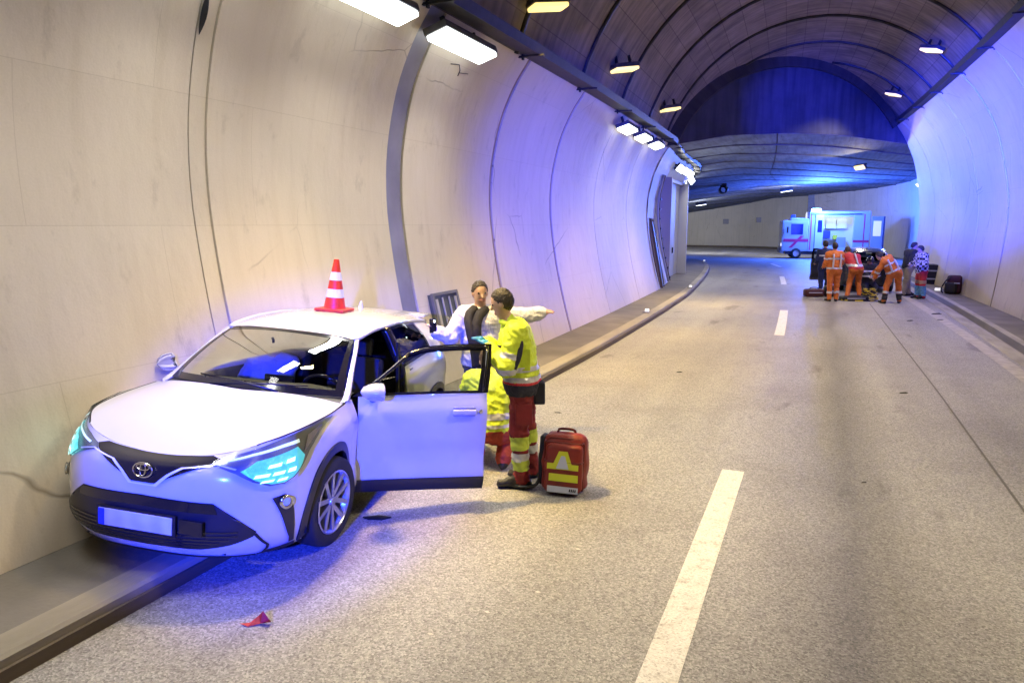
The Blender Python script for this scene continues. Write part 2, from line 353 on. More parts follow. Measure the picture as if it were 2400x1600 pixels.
# torn seal flaps at the seam above the white car
for (s_, z_, h_) in ((5.00, 4.12, .34), (5.19, 1.32, .22)):
    u_ = float(np.interp(z_, [p[1] for p in PL], [p[0] for p in PL])); mb = MB(); G = []
    for t in np.linspace(-1, 1, 9):
        zz_ = z_ + t * h_ / 2; uu = float(np.interp(zz_, [p[1] for p in PL], [p[0] for p in PL])); w_ = .045 * (1 - t * t) + .004; G.append([(uu + .006, s_ - w_ * .4, zz_), (uu + .03 * (1 - t * t) + .008, s_ + w_ * .5, zz_), (uu + .004, s_ + w_, zz_)])
    mb.grid(np.array(G)); mb.obj('torn_seal', M_DARK, WALLL)
# right wall
JR = [39.5, 36.2, 33.0, 29.8, 26.5, 23.25, 20.0, 16.8, 13.6, 10.4, 7.2, 4, .8, -2.4, -5.6, -8.8, -12, S0]
PRr = PR[::-1]
WALLR = shell('wall_right', PRr, .05, S0, 39.0, M_JOINT, 1, label='beige painted right tunnel wall washed in blue light', cat='wall')
for i in range(len(JR) - 1):
    gh = .06 if abs(JR[i] - 23.25) < .01 else .022; gl = .06 if abs(JR[i + 1] - 23.25) < .01 else .022
    panel(PRr, JR[i + 1] + gl, JR[i] - gh, WALLR, M_WALL, 'wall_panel', 1)
panel(PRr, 23.21, 23.29, WALLR, MATS['joint_strip_brown'], 'joint_cover', 1, inset=.018)
# vault
VAULT = shell('tunnel_ceiling', PV, .06, S0, 36, M_JOINT, 1, label='dark concrete barrel vault over the road', cat='ceiling')
JV = sorted([s + .3 for s in np.arange(S0 - .3, 36, 3.2)])
for i in range(len(JV) - 1):
    a, b = JV[i], JV[i + 1]
    if a > portal(PV[-1][0]): continue
    panel(PV, a + .015, b - .015, VAULT, M_CEIL, 'ceiling_panel', 1, thick=.05)
    mb = MB()
    for q in range(len(PV) - 1): pass
# raised ribs at some ring joints
for sr in JV[1:]:
    pts = [(u + DL(sr), sr, z - .02) for u, z in PV[::2] if sr < portal(u) - .2]
    if len(pts) > 3 and sr > 2:
        mb = MB(); mb.tube([Vector(p) for p in pts], .05, 6); mb.obj('ring_joint_seal', M_DARK, VAULT, smooth=True)
# portal rib and headwall
def skew(u, z, b=0.): s = portal(u) + b; return Vector((u + DL(s), s, z))
rib = PV
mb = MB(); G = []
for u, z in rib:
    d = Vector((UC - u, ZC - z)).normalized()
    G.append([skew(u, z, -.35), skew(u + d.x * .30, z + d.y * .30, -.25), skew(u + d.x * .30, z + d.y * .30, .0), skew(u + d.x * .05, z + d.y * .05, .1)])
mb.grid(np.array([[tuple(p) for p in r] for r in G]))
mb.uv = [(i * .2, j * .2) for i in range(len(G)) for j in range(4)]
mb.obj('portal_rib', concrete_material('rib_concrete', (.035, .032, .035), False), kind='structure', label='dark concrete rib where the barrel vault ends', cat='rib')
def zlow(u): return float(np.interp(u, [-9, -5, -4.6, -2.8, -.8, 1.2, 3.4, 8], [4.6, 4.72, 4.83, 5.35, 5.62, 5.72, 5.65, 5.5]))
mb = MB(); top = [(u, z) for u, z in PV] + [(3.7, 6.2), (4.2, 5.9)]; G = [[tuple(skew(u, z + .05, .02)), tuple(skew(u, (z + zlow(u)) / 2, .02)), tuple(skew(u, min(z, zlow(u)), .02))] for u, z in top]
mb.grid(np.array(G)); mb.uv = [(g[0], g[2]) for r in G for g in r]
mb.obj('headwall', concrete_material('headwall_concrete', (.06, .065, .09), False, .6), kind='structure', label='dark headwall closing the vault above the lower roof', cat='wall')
# lower roof beyond: slabs parallel to the headwall
def roofpt(a, b):
    y = portal(a) + b; x = a + DL(min(y, 45))
    z = zlow(a) * math.exp(-b / 9) + (5.40) * (1 - math.exp(-b / 9)) - .0125 * b - .13 * max(0., -x - 4.3) * min(1, b / 6)
    return (x, y, z)
mb = MB(); A = np.linspace(-46, 24, 60); B = np.linspace(.0, 96, 40)
G = [[(p[0], p[1], p[2] + .06) for p in (roofpt(a, b) for b in B)] for a in A]; mb.grid(np.array(G)); mb.uv = [(g[0], g[1]) for r in G for g in r]
ROOF2 = mb.obj('far_ceiling', M_JOINT, kind='structure', label='low blue-lit slab roof beyond the end of the vault', cat='ceiling')
b0 = .04
for k in range(14):
    b1 = b0 + 3.0 + .25 * k
    for (aa, ab) in ((-30, -9), (-9, -1.2), (-1.2, 6.5), (6.5, 16)):
        if k > 8 and aa > 6: continue
        mb = MB(); A = np.linspace(aa + .02, ab - .02, 12); G = []
        for a in A:
            row = [roofpt(a, b) for b in np.linspace(b0 + .06, b1 - .06, 4)]
            row = [(row[0][0], row[0][1], row[0][2] + .07)] + row + [(row[-1][0], row[-1][1], row[-1][2] + .07)]; G.append(row)
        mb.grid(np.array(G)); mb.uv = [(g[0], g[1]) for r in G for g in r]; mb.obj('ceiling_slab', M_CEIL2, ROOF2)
    mb = MB(); G = []
    for a in np.linspace(-20, 9, 40):
        p0_, p1_ = roofpt(a, b1 - .07), roofpt(a, b1 + .07); G.append([(p0_[0], p0_[1], p0_[2] + .02), (p0_[0], p0_[1], p0_[2] - .035), (p1_[0], p1_[1], p1_[2] - .035), (p1_[0], p1_[1], p1_[2] + .02)])
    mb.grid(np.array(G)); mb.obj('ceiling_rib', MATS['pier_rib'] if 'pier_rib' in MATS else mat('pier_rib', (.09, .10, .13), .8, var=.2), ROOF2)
    b0 = b1
# left wall beyond the portal (follows the bend), straight-ish face under the tray
M_WALL2 = wall_material('far_painted_wall', (.60, .58, .54), (.7, .69, .66), .5)
M_WALL3 = wall_material('far_dim_wall', (.50, .47, .36), (.7, .69, .66), .4)
k0 = int(np.argmin(abs(WL[:, 1] - 24.6))); PW = WL[k0:]
FP = [(.03, .1), (-.11, .63), (-.28, 1.34), (-.40, 2.04), (-.46, 2.65), (-.43, 3.3), (-.27, 4.0), (-.02, 4.55), (.25, 4.95), (.30, 5.7)]
GY0, GY1 = 28.75, 33.65
def subpath(y0, y1):
    ys = PW[:, 1]; q = [PW[0] * 0 + np.array([np.interp(y, ys, PW[:, 0]), y]) for y in ([y0, y1])]; m = (ys > y0 + .05) & (ys < y1 - .05); return np.vstack([q[0], PW[m], q[1]])
m_ = PW[:, 1] > GY1 + .05
mb = MB(); sweep_path(mb, subpath(24.9, GY0), FP); sweep_path(mb, np.vstack([subpath(GY1, GY1 + 1.)[:1], PW[m_]]), FP); sweep_path(mb, subpath(GY0 - .02, GY1 + .02), [(-.27, 4.05), (-.25, 4.06), (-.02, 4.55), (.25, 4.95), (.30, 5.7)])
mb.obj('wall_left_far', M_WALL2, smooth=True, kind='structure', label='pale wall bending away left beyond the vault', cat='wall')
# right wall beyond the portal, and the dim wall across the far bend
PW2 = cr([(4.3, 33.5), (4.75, 39), (5.3, 46), (5.5, 52), (5.1, 58), (3.2, 64.5), (-.9, 71)], 8)
mb = MB(); sweep_path(mb, PW2, [(0.0, 0), (.1, 1.5), (.1, 3.2), (0, 4.4), (-.1, 6.5)])
mb.obj('wall_right_far', M_WALL2, smooth=True, kind='structure', label='smooth pale wall behind the ambulance', cat='wall')
PW3 = cr([(-.5, 71.6), (-4, 74.5), (-7.6, 77), (-12.1, 78), (-20, 78), (-45, 74)], 8)
mb = MB(); sweep_path(mb, PW3, [(0, 0), (0, 2.6), (0, 6.5)])
mb.obj('wall_across_bend', M_WALL3, smooth=True, kind='structure', label='dim olive wall across the far bend of the road', cat='wall')
mb = MB(); sweep_path(mb, offset_path(PW3, -.9), [(.9, .18), (0, .18), (-.02, 0)]); mb.obj('kerb_far', M_KERBD, kind='structure', label='dark kerb under the olive wall at the far bend', cat='kerb')
mb = MB(); mb.box((-.75, 71.2, 2.6), (1.1, .8, 5.4)); mb.obj('wall_corner_pier', mat('pier_blue_grey', (.2, .22, .27), .7, var=.1), kind='structure', label='narrow blue-grey pier between the pale and olive walls', cat='pier')
# kerb reflector studs
M_STUD = mat('glowing_white', (.85, .85, .82), .3, emit=(1, 1, .95), estr=.6)  # reflector faces glow by themselves in place of light thrown back
M_GREY = mat('grey_plastic', (.22, .22, .22), .6)
for q_, (x, y) in enumerate(((-3.98, 18.2), (-4.15, 25.9), (-6.4, 44.7))):
    r_ = empty('kerb_reflector', (x, y, .14), label='small white reflector on the walkway edge, ' + ('first', 'second', 'third')[q_] + ' beyond the white car', cat='reflector', group='reflectors along the left kerb')
    mb = MB(); mb.box((0, 0, .012), (.16, .20, .024), bev=.005); mb.obj('base', M_GREY, r_)
    mb = MB(); mb.box((.02, -.02, .055), (.10, .10, .07), bev=.02); mb.obj('reflector_face', M_STUD, r_)
# ------------------------------------------------------------------ cable trays
def tray(name, pts, label, side):
    root = empty(name, label=label, cat='cable tray')
    P = [Vector(p) for p in pts]
    mb = MB(); Pn = np.array([tuple(p) for p in P]); T = np.gradient(Pn, axis=0); T /= np.linalg.norm(T, axis=1)[:, None]; N = np.c_[T[:, 1], -T[:, 0], 0 * T[:, 0]] * side; N /= np.linalg.norm(N, axis=1)[:, None]
    prof = [(-.04, .10), (-.05, -.02), (.26, -.05), (.30, .08), (.29, .08), (.25, -.035), (-.03, .0)]
    mb.grid(np.stack([Pn + N * a + np.array([0, 0, b]) for a, b in prof], 1)); mb.obj('tray', M_DARK, root)
    for q, (a, b, r) in enumerate(((.03, .03, .03), (.10, .035, .035), (.18, .03, .028), (.23, .05, .02), (.12, .09, .02))):
        mb = MB(); wob = np.cumsum(RNG.normal(0, .006, (len(Pn), 2)), 0); wob -= np.linspace(0, 1, len(Pn))[:, None] * wob[-1]
        mb.tube([Pn[i] + N[i] * (a + wob[i, 0]) + np.array([0, 0, b + abs(wob[i, 1])]) for i in range(len(Pn))], r, 6)
        mb.obj('cable', mat('cable_black', (.02, .02, .022), .45) if q % 2 else mat('cable_grey', (.09, .09, .10), .5), root, smooth=True)
    for i in range(2, len(Pn), 3):
        mb = MB(); c = Pn[i] + N[i] * .12; ang = math.atan2(T[i, 1], T[i, 0]); mb.box(tuple(c + np.array([0, 0, -.06])), (.05, .42, .03), rz=ang); mb.box(tuple(Pn[i] - N[i] * .02 + np.array([0, 0, .0])), (.05, .03, .22), rz=ang)
        mb.obj('bracket', M_DARK, root)
    return root
tp = [(-4.44 + DL(s), s, 4.98) for s in np.arange(S0, 24.5, 1.)] + [(q[0] + .26, q[1], 4.98 - .006 * i) for i, q in enumerate(WL[k0 + 1:k0 + 32:1])]
tray('cable_tray', tp, 'dark cable tray with cables above the left wall lamps', 1)
tray('cable_tray', [(3.44 + DL(s), s, 6.32) for s in np.arange(S0, 34.0, 1.)], 'dark cable tray along the top of the right wall', -1)
# ------------------------------------------------------------------ lamps
M_YEL = mat('lamp_lens_yellow', (.9, .8, .5), .4, emit=(1, .76, .25), estr=1.25)
M_WHT = mat('lamp_lens_white', (.9, .95, .95), .4, emit=(.93, 1, .98), estr=5.)
M_CASE = mat('lamp_housing', (.10, .10, .11), .5, metal=.5, var=.2, vscale=10)
C_Y = (1, .83, .54); C_W = (1., .97, .90)
ORD = ['first', 'second', 'third', 'fourth', 'fifth', 'sixth', 'seventh', 'eighth', 'ninth', 'tenth']
def lamp(kind, loc, axis, facing, L, Wd, label, group, gain=1., spread=PI, color=None):
    """housing at loc, long side along axis, lens looking along facing"""
    f = Vector(facing).normalized(); x = Vector(axis).normalized(); y = f.cross(x).normalized(); x = y.cross(f)
    M = Matrix((x, y, f)).transposed().to_4x4(); M.translation = Vector(loc)
    r_ = empty('ceiling_lamp' if kind == 'y' else 'wall_lamp', label=label, cat='lamp', group=group); r_.matrix_world = M
    mb = MB(); mb.box((0, 0, -.025), (L + .05, Wd + .03, .09), bev=.02); mb.obj('housing', M_CASE, r_, smooth=True, auto=.6)
    mb = MB(); mb.box((0, 0, .045), (L, Wd, .07), bev=.03); mb.obj('lens', M_YEL if kind == 'y' else M_WHT, r_, smooth=True, auto=.6)
    for e in (-1, 1):
        mb = MB(); mb.box((e * L * .3, 0, -.15), (.03, .06, .18)); mb.obj('bracket', M_DARK, r_)
    area_light('lamp_light', (0, 0, .10), (0, 0, 1), L, Wd, gain * (P_YELLOW if kind == 'y' else P_WHITE * L / 1.4), color or (C_Y if kind == 'y' else C_W), r_, spread).rotation_euler = (PI, 0, 0)
    return r_
for q_, s in enumerate((27.6, 21.6, 15.75, 10.9, 5.5, 0., -5.4, -10.8, -16)):
    u, z = -4.02, 5.62
    lamp('y', (u + DL(s), s, z), (.7, 1, .2), (.22, .05, -.97), .62, .24, 'yellow lit vault lamp above the left tray, ' + ORD[q_] + ' from the dark headwall', 'yellow lamps above the left wall', .10 if s < 2 else 1.0, 1.45, (1, .66, .16))
for q_, s in enumerate((30.0, 22.9, 17.2, 12, 6, -.5, -7, -14)):
    lamp('y', (2.62 + DL(s), s, 6.92), (-.7, 1, .2), (-.34, .05, -.94), .62, .24, 'yellow lit vault lamp above the right tray, ' + ORD[q_] + ' from the dark headwall', 'yellow lamps above the right wall', .10 if s < 2 else 1.2, 1.95)
lamp('y', (1.45, 38.0, 6.2 - 1.25), (-.7, 1, 0), (-.6, -.5, -.6), .6, .22, 'yellow lit lamp hung under the low slab roof', None)
gN, gM, gB = 'white lamps near the white car', 'white lamps in a row of three', 'white lamps behind the viewpoint'
for s, L, lb, gr in ((-6.1, 1.45, 'long white lit wall lamp, sixth back from the grey joint strip', gB), (-4., 1.45, 'long white lit wall lamp, fifth back from the grey joint strip', gB), (2.5, 1.45, 'added white lit wall lamp out of view, fourth back from the grey joint strip', gN), (4.65, 1.45, 'long white lit wall lamp, third back from the grey joint strip', gN), (6.75, 1.45, 'long white lit wall lamp, second back from the grey joint strip', gN), (8.88, 1.45, 'long white lit wall lamp crossing the top of the grey joint strip', gN),  # fourth back is unseen, added to light the near left wall
                     (17.95, 1.0, 'white lit lamp of the row of three, farthest from the steel gate', gM), (19.9, 1.0, 'white lit lamp in the middle of the row of three', gM), (21.9, 1.0, 'white lit lamp of the row of three, nearest the steel gate', gM)):
    lamp('w', (-4.44 + DL(s), s, 4.66), (DL(s + .5) - DL(s - .5), 1, 0), (.30, 0, -.95), L, .30, lb, gr, .10 if s < 2 else (.6 if s < 4 else .85 if s < 10 else .36), 2.2)
for q_, (s, L) in enumerate(((29.6, .8), (31.2, .8), (32.8, .8), (37.6, .9), (40.4, .9))):
    i = int(np.argmin(abs(WL[:, 1] - s))); t = WL[i + 1] - WL[i - 1]
    lamp('w', (WL[i, 0] + .20, s, 4.52), (t[0], t[1], 0), (.75, -.1, -.66), L, .28, 'small white lit lamp above the grey gate, ' + ORD[q_] + ' beyond the headwall', 'white lamps above the grey gate', 1.6)
for (x, y, w_) in ((4.95, 46.5, 'nearer the ambulance'), (4.6, 41.3, 'nearer the headwall')):
    lamp('w', (x - .1, y, 4.5), (0, 1, 0), (-.7, -.1, -.7), .9, .28, 'small white lit lamp on the pale far wall, the one ' + w_, 'white lamps on the pale far wall', 1.3)
for (x, y, z, w_) in ((-9., 60., 3.95, 'middle one'), (-16., 66., 3.1, 'one farthest into the bend'), (-2.5, 56., 4.75, 'one nearest the ambulance')):  # lamps added and aimed to brighten the olive wall
    lamp('w', (x, y, z), (1, .3, 0), (0, .75, -.65), .8, .24, 'added lamp box under the far slab roof, the ' + w_, 'added lamps under the far roof', 11.)
# blue beacons of the emergency vehicle parked behind the viewpoint
def blue(loc, target, power, cone=60, size=.15, blend=.6):
    l = bpy.data.lights.new('blue_beacon_light', 'SPOT'); l.energy = power; l.color = (.012, .035, 1.0); l.spot_size = math.radians(cone); l.spot_blend = blend; l.shadow_soft_size = size
    o = bpy.data.objects.new('blue_beacon_light', l); COL.objects.link(o); o.location = loc; o.rotation_euler = (Vector(target) - Vector(loc)).to_track_quat('-Z', 'Y').to_euler(); return o
blue((-2.4, -1.5, 2.9), (3.9, 26.5, 4.5), P_BLUE * 520, 16, .12, 1.)
blue((2.4, -1.5, 2.9), (-5.2, 16.5, 2.9), P_BLUE * 40, 22, .12, 1.)
blue((-.7, -2.2, 2.75), (-3.6, 4.3, .75), P_BLUE * 13.0, 23, .1, .6)
blue((.3, -2.0, 2.9), (-.5, 30, 6.5), P_BLUE * 150, 10.5, .12, .9)
# ------------------------------------------------------------------ the white car
M_BODY = mat('car_paint_white', (.58, .58, .59), .18, coat=.7)
M_BLK = mat('car_trim_black', (.012, .012, .014), .38, bump=.04, bscale=300)
M_GBLK = mat('car_gloss_black', (.008, .008, .010), .12, coat=.5)
M_GLASS = mat('car_glass', (.75, .80, .79), .0, trans=1.0, ior=1.02, spec=1.0)
def thin_glass(name, tint, ior=1.22):
    k = NT(name); t = k.t; out = t.nodes['Material Output']
    tr = k.n('BsdfTransparent', {'Color': (*tint, 1)}); gl = k.n('BsdfGlossy', {'Color': (1, 1, 1, 1), 'Roughness': .012})
    fr = k.n('Fresnel', {'IOR': ior}); mx = k.n('MixShader', {0: fr.outputs[0], 1: tr.outputs[0], 2: gl.outputs[0]})
    t.links.new(mx.outputs[0], out.inputs[0]); return k.m
M_WSG = thin_glass('windscreen_glass', (.62, .66, .65)); M_SIDEG = thin_glass('door_glass', (.66, .72, .69)); M_PRIV = thin_glass('privacy_glass', (.16, .17, .18))
M_CHR = mat('chrome', (.85, .85, .86), .10, metal=1.)
M_RUB = mat('tyre_rubber', (.016, .016, .016), .75, bump=.1, bscale=120)
M_RIM = mat('alloy_silver', (.62, .62, .63), .28, metal=.9)
M_RIMD = mat('wheel_well_dark', (.012, .012, .012), .8)
M_INT = mat('cabin_plastic', (.028, .028, .032), .6, var=.2, vscale=10)
M_SEAT = mat('seat_fabric', (.035, .036, .044), .85, bump=.2, bscale=150)
M_LITE = mat('headlight_led', (.6, .95, .95), .2, emit=(.45, 1., 1.), estr=2.0)
M_LREFL = mat('headlight_reflector', (.20, .42, .46), .2, metal=.6, emit=(.08, .7, .8), estr=.6, bump=.9, bscale=26)
M_HCLR = thin_glass('headlight_cover', (.93, .97, .97))

# control grid of the lower body: rows bottom->shoulder, columns front centre -> round the side -> rear centre (left half)
CX = [.93, .905, .80, .60, .38, 0, -.38, -.62, -1.15, -1.70, -2.2, -2.64, -3.0, -3.28, -3.42, -3.45]
CY = [0, .36, .63, .81, .875, .897, .885, .865, .845, .855, .885, .905, .885, .74, .40, 0]
ZS = [.805, .832, .895, .945, .965, .985, 1.0, 1.01, 1.03, 1.055, 1.10, 1.14, 1.13, 1.09, 1.08, 1.08]
ROWS = []
zf = [(.185, -.07, .94), (.30, -.005, .985), (.48, .0, 1.0), (.645, -.012, 1.0), (.765, -.05, .985)]   # z, dx at the front, y factor
for r in range(6):
    row = []
    for c in range(16):
        x, y = CX[c], CY[c]; fr = max(0., min(1., (x - .1) / .7)); rr = max(0., min(1., (-2.9 - x) / .5))
        if r < 5:
            z, dx, fy = zf[r]
            zz = z if c < 5 else z + (ZS[c] - ZS[4]) * (r / 5.) ** 1.5 + (.03 if r == 0 else 0)
            if c >= 5: zz = [.22, .34, .50, .68, .84][r] + (ZS[c] - .99) * [.0, .1, .3, .5, .75][r]
            xx = x + dx * fr + [.05, .0, .0, .01, .05][r] * rr; yy = y * (fy if c < 5 else [.955, 1.0, .982, .985, .985][r])
            if c in (8, 9): yy = y * [.965, 1.005, .962, .985, .98][r]
            if c in (3, 4) and r in (0, 1): yy *= .985
        else:
            zz = ZS[c]; xx = x - [.16, .165, .13, .10, .06, .0, 0, 0, 0, 0, 0, 0, 0, -.04, -.07, -.08][c] if c < 13 else x + .06
            yy = y * [1, .98, .935, .90, .893, .905, .915, .91, .92, .912, .90, .905, .90, .92, .97, 1][c]
        row.append((xx, yy, zz))
    ROWS.append(row)
CTRL = np.array(ROWS)                                       # 6 x 16 x 3
def crw(t):
    return np.stack([.5 * (-t + 2 * t * t - t ** 3), .5 * (2 - 5 * t * t + 3 * t ** 3), .5 * (t + 4 * t * t - 3 * t ** 3), .5 * (-t * t + t ** 3)], -1)
def make_surf(C, mirror_front=False):
    C = np.asarray(C, float)
    Cb = np.concatenate([2 * C[:1] - C[1:2], C, 2 * C[-1:] - C[-2:-1]], 0)
    if mirror_front:
        lo = Cb[:, 1:2] * [1, -1, 1]; hi = Cb[:, -2:-1] * [1, -1, 1]
    else: lo = 2 * Cb[:, :1] - Cb[:, 1:2]; hi = 2 * Cb[:, -1:] - Cb[:, -2:-1]
    Cb = np.concatenate([lo, Cb, hi], 1); nr, nc = C.shape[:2]
    def S(a, b):
        a = np.asarray(a, float); b = np.asarray(b, float)
        i = np.clip(np.floor(a).astype(int), 0, nc - 2); j = np.clip(np.floor(b).astype(int), 0, nr - 2)
        wa = crw(a - i); wb = crw(b - j); out = 0
        for p in range(4):
            for q in range(4): out = out + Cb[j + p, i + q] * (wb[..., p] * wa[..., q])[..., None]
        return out
    return S
SB = make_surf(CTRL, True)
def normal(S, a, b, e=1e-3):
    n = np.cross(S(a + e, b) - S(a - e, b), S(a, b + e) - S(a, b - e)); return n / (np.linalg.norm(n, axis=-1, keepdims=True) + 1e-12)
SGN = 1.0 if normal(SB, np.array([5.5]), np.array([3.0]))[0, 1] > 0 else -1.0
def flipy(v): return [(p[0], -p[1], p[2]) for p in v]
WHEELS = (0., -2.64); RA = .392; WZ = .335
def arch_fix(V):
    V = np.array(V)
    for wx in WHEELS:
        d = V[:, [0, 2]] - [wx, WZ]; r = np.hypot(d[:, 0], d[:, 1]); k = (r < RA) & (abs(V[:, 1]) > .5)
        V[k, 0] = wx + d[k, 0] / r[k] * RA; V[k, 2] = WZ + d[k, 1] / r[k] * RA
    return V
def body_panel(name, a0, a1, b0, b1, parent, m, side=1, step=.1, gap=0.004, thick=.012, arch=True, S=SB):
    A = np.linspace(a0, a1, max(3, int((a1 - a0) / step) + 1)); B = np.linspace(b0, b1, max(3, int((b1 - b0) / step) + 1))
    aa, bb = np.meshgrid(A, B, indexing='ij'); P = S(aa, bb); sh = P.shape[:2]
    inside = np.zeros(sh, bool)
    if arch:
        for wx in WHEELS: inside |= (np.hypot(P[..., 0] - wx, P[..., 2] - WZ) < RA) & (P[..., 1] > .5)
    V = arch_fix(P.reshape(-1, 3)) if arch else P.reshape(-1, 3)
    mb = MB(); nb = sh[1]; F = []
    for i in range(sh[0] - 1):
        for j in range(sh[1] - 1):
            if inside[i, j] and inside[i + 1, j] and inside[i, j + 1] and inside[i + 1, j + 1]: continue
            f = (i * nb + j, (i + 1) * nb + j, (i + 1) * nb + j + 1, i * nb + j + 1); F.append(f)
    if SGN * side < 0: F = [f[::-1] for f in F]
    if side < 0: V = V * [1, -1, 1]
    used = sorted({q for f in F for q in f}); mp = {q: i for i, q in enumerate(used)}
    mb.add([tuple(V[q]) for q in used], [tuple(mp[q] for q in f) for f in F])
    return mb.obj(name, m, parent, smooth=True)
def patch(poly, S=SB, off=.004, maxe=.22, side=1, thick=0.):
    """polygon given in (a,b) surface parameters -> mesh lying on the surface"""
    bm = bmesh.new(); vs = [bm.verts.new((p[0], p[1], 0)) for p in poly]; f = bm.faces.new(vs)
    bmesh.ops.triangulate(bm, faces=[f], ngon_method='EAR_CLIP')
    for _ in range(7):
        es = [e for e in bm.edges if e.calc_length() > maxe]
        if not es: break
        bmesh.ops.subdivide_edges(bm, edges=es, cuts=1); bmesh.ops.triangulate(bm, faces=bm.faces[:])
    bmesh.ops.recalc_face_normals(bm, faces=bm.faces[:])
    bm.verts.index_update(); ab = np.array([(v.co.x, v.co.y) for v in bm.verts]); F = [tuple(v.index for v in q.verts) for q in bm.faces]; nz = bm.faces[0].normal.z if bm.faces else 1; bm.free()
    P = S(ab[:, 0], ab[:, 1]) + normal(S, ab[:, 0], ab[:, 1]) * SGN * off
    if (nz > 0) != (SGN * side > 0): F = [q[::-1] for q in F]
    if side < 0: P = P * [1, -1, 1]
    mb = MB(); mb.add(P, F); return mb
def line_poly(pts, w):
    P = np.asarray(pts, float); T = np.gradient(P, axis=0); T /= np.linalg.norm(T, axis=1)[:, None]; N = np.c_[-T[:, 1], T[:, 0]] * w / 2
    return [tuple(p) for p in P + N] + [tuple(p) for p in (P - N)[::-1]]
# greenhouse control: belt -> rail
KB = [(-.55, .79, 1.01), (-.9, .788, 1.028), (-1.3, .779, 1.043), (-1.70, .782, 1.057), (-2.2, .80, 1.102), (-2.64, .822, 1.142), (-3.0, .80, 1.132), (-3.26, .70, 1.09)]
KT = [(-1.04, .605, 1.375), (-1.2, .600, 1.432), (-1.45, .603, 1.463), (-1.75, .608, 1.475), (-2.2, .60, 1.47), (-2.64, .582, 1.435), (-3.05, .552, 1.39), (-3.30, .50, 1.36)]
KM = [tuple((np.array(p) + np.array(q)) / 2 + np.array([0, .028, 0])) for p, q in zip(KB, KT)]
SU = make_surf(np.array([KB, KM, KT]))
CAR = empty('white_car', label='white crossover car with open front door, half up on the left kerb', cat='car')
for sd in (1, -1):
    n = ''
    body_panel('front_bumper', 0, 3.3, 0, 4.985, CAR, M_BODY, sd, .1)
    body_panel('front_fender', 3.3, 7.0, 0, 4.985, CAR, M_BODY, sd, .07)
    body_panel('rear_quarter', 10.0, 13.2, 0, 4.985, CAR, M_BODY, sd, .08)
    body_panel('rear_bumper', 13.2, 15, 0, 4.985, CAR, M_BODY, sd, .15)
    body_panel('rear_door', 9.02, 10.0, .25, 4.985, CAR, M_BODY, sd, .08)
    body_panel('rocker_panel', 6.62, 10.05, -.02, .98, CAR, M_BLK, sd, .12).scale = (1, .992, 1)
    # upper rear quarter and C pillar
    body_panel('c_pillar', 4.85, 7.0, .0, 2.0, CAR, M_BODY, sd, .12, arch=False, S=SU)
    body_panel('rear_door_glass', 3.22, 4.80, .12, 1.80, CAR, M_PRIV, sd, .1, arch=False, S=SU)
    fr = MB()
    for (q0, q1, w0, w1) in ((3.0, 3.22, .0, 2.0), (4.74, 4.86, .0, 2.0), (3.2, 4.8, .0, .14), (3.2, 4.8, 1.78, 2.0)):
        o = patch([(q0, w0), (q1, w0), (q1, w1), (q0, w1)], SU, .003, .2, sd); fr.add(o.v, o.f)
    fr.obj('rear_door_frame', M_GBLK, CAR, smooth=True)
if True:   # right front door closed
    body_panel('front_door', 7.02, 8.98, .25, 4.985, CAR, M_BODY, -1, .1)
    body_panel('front_door_glass', .30, 2.9, .12, 1.80, CAR, M_SIDEG, -1, .1, arch=False, S=SU)
    fr = MB()
    for (q0, q1, w0, w1) in ((.14, .32, .0, 2.0), (2.86, 3.0, .0, 2.0), (.3, 2.9, .0, .14), (.3, 2.9, 1.78, 2.0)):
        o = patch([(q0, w0), (q1, w0), (q1, w1), (q0, w1)], SU, .003, .2, -1); fr.add(o.v, o.f)
    fr.obj('front_door_frame', M_GBLK, CAR, smooth=True)
# A pillars + roof rails (body colour)
for sd in (1, -1):
    mb = MB(); G = []
    edge = [(-.44, .765, 1.0), (-.58, .745, 1.045), (-.80, .685, 1.20), (-.98, .635, 1.325), (-1.12, .585, 1.415)]; edge2 = [(-.56, .80, 1.0), (-.66, .775, 1.06), (-.88, .70, 1.215), (-1.06, .645, 1.34), (-1.19, .60, 1.43)]
    e1 = cr(edge, 5); e2 = cr(edge2, 5)
    for p, q in zip(e1, e2):
        c = (p + q) / 2 + np.array([.012, .018, .014]); c2 = (p + q) / 2 + np.array([-.03, -.04, -.03]); G.append([p, c, q, c2, p])
    G = np.array(G) * [1, sd, 1]
    if sd > 0: G = G[:, ::-1]
    mb.grid(G); mb.obj('a_pillar', M_BODY, CAR, smooth=True)
    mb = MB(); rr = cr([(-1.13, .585, 1.418)] + KT[1:], 5) * [1, sd, 1]
    mb.tube([tuple(p + np.array([0, 0, .004])) for p in rr], .022, 8); mb.obj('roof_rail', M_BODY, CAR, smooth=True)
# roof, rear glass, spoiler
RX = [(-1.005, 1.478), (-1.25, 1.518), (-1.6, 1.548), (-2.0, 1.556), (-2.4, 1.545), (-2.8, 1.515), (-3.15, 1.475), (-3.36, 1.445)]
RE = [(-1.12, .575, 1.425), (-1.32, .595, 1.455), (-1.62, .605, 1.475), (-2.0, .602, 1.48), (-2.4, .592, 1.463), (-2.78, .572, 1.43), (-3.12, .545, 1.392), (-3.33, .50, 1.37)]
RC = []
for (x, z), (ex, ey, ez) in zip(RX, RE):
    RC.append([(x + (ex - x) * abs(t) ** 2, ey * t, z + (ez - z) * abs(t) ** 2.6) for t in (-1, -.8, -.5, 0, .5, .8, 1)])
SR = make_surf(np.array(RC)); aa, bb = np.meshgrid(np.linspace(0, 6, 37), np.linspace(0, 7, 43), indexing='ij'); P = SR(aa, bb)
mb = MB(); mb.grid(P[::-1]); ROOFC = mb.obj('roof', M_BODY, CAR, smooth=True)
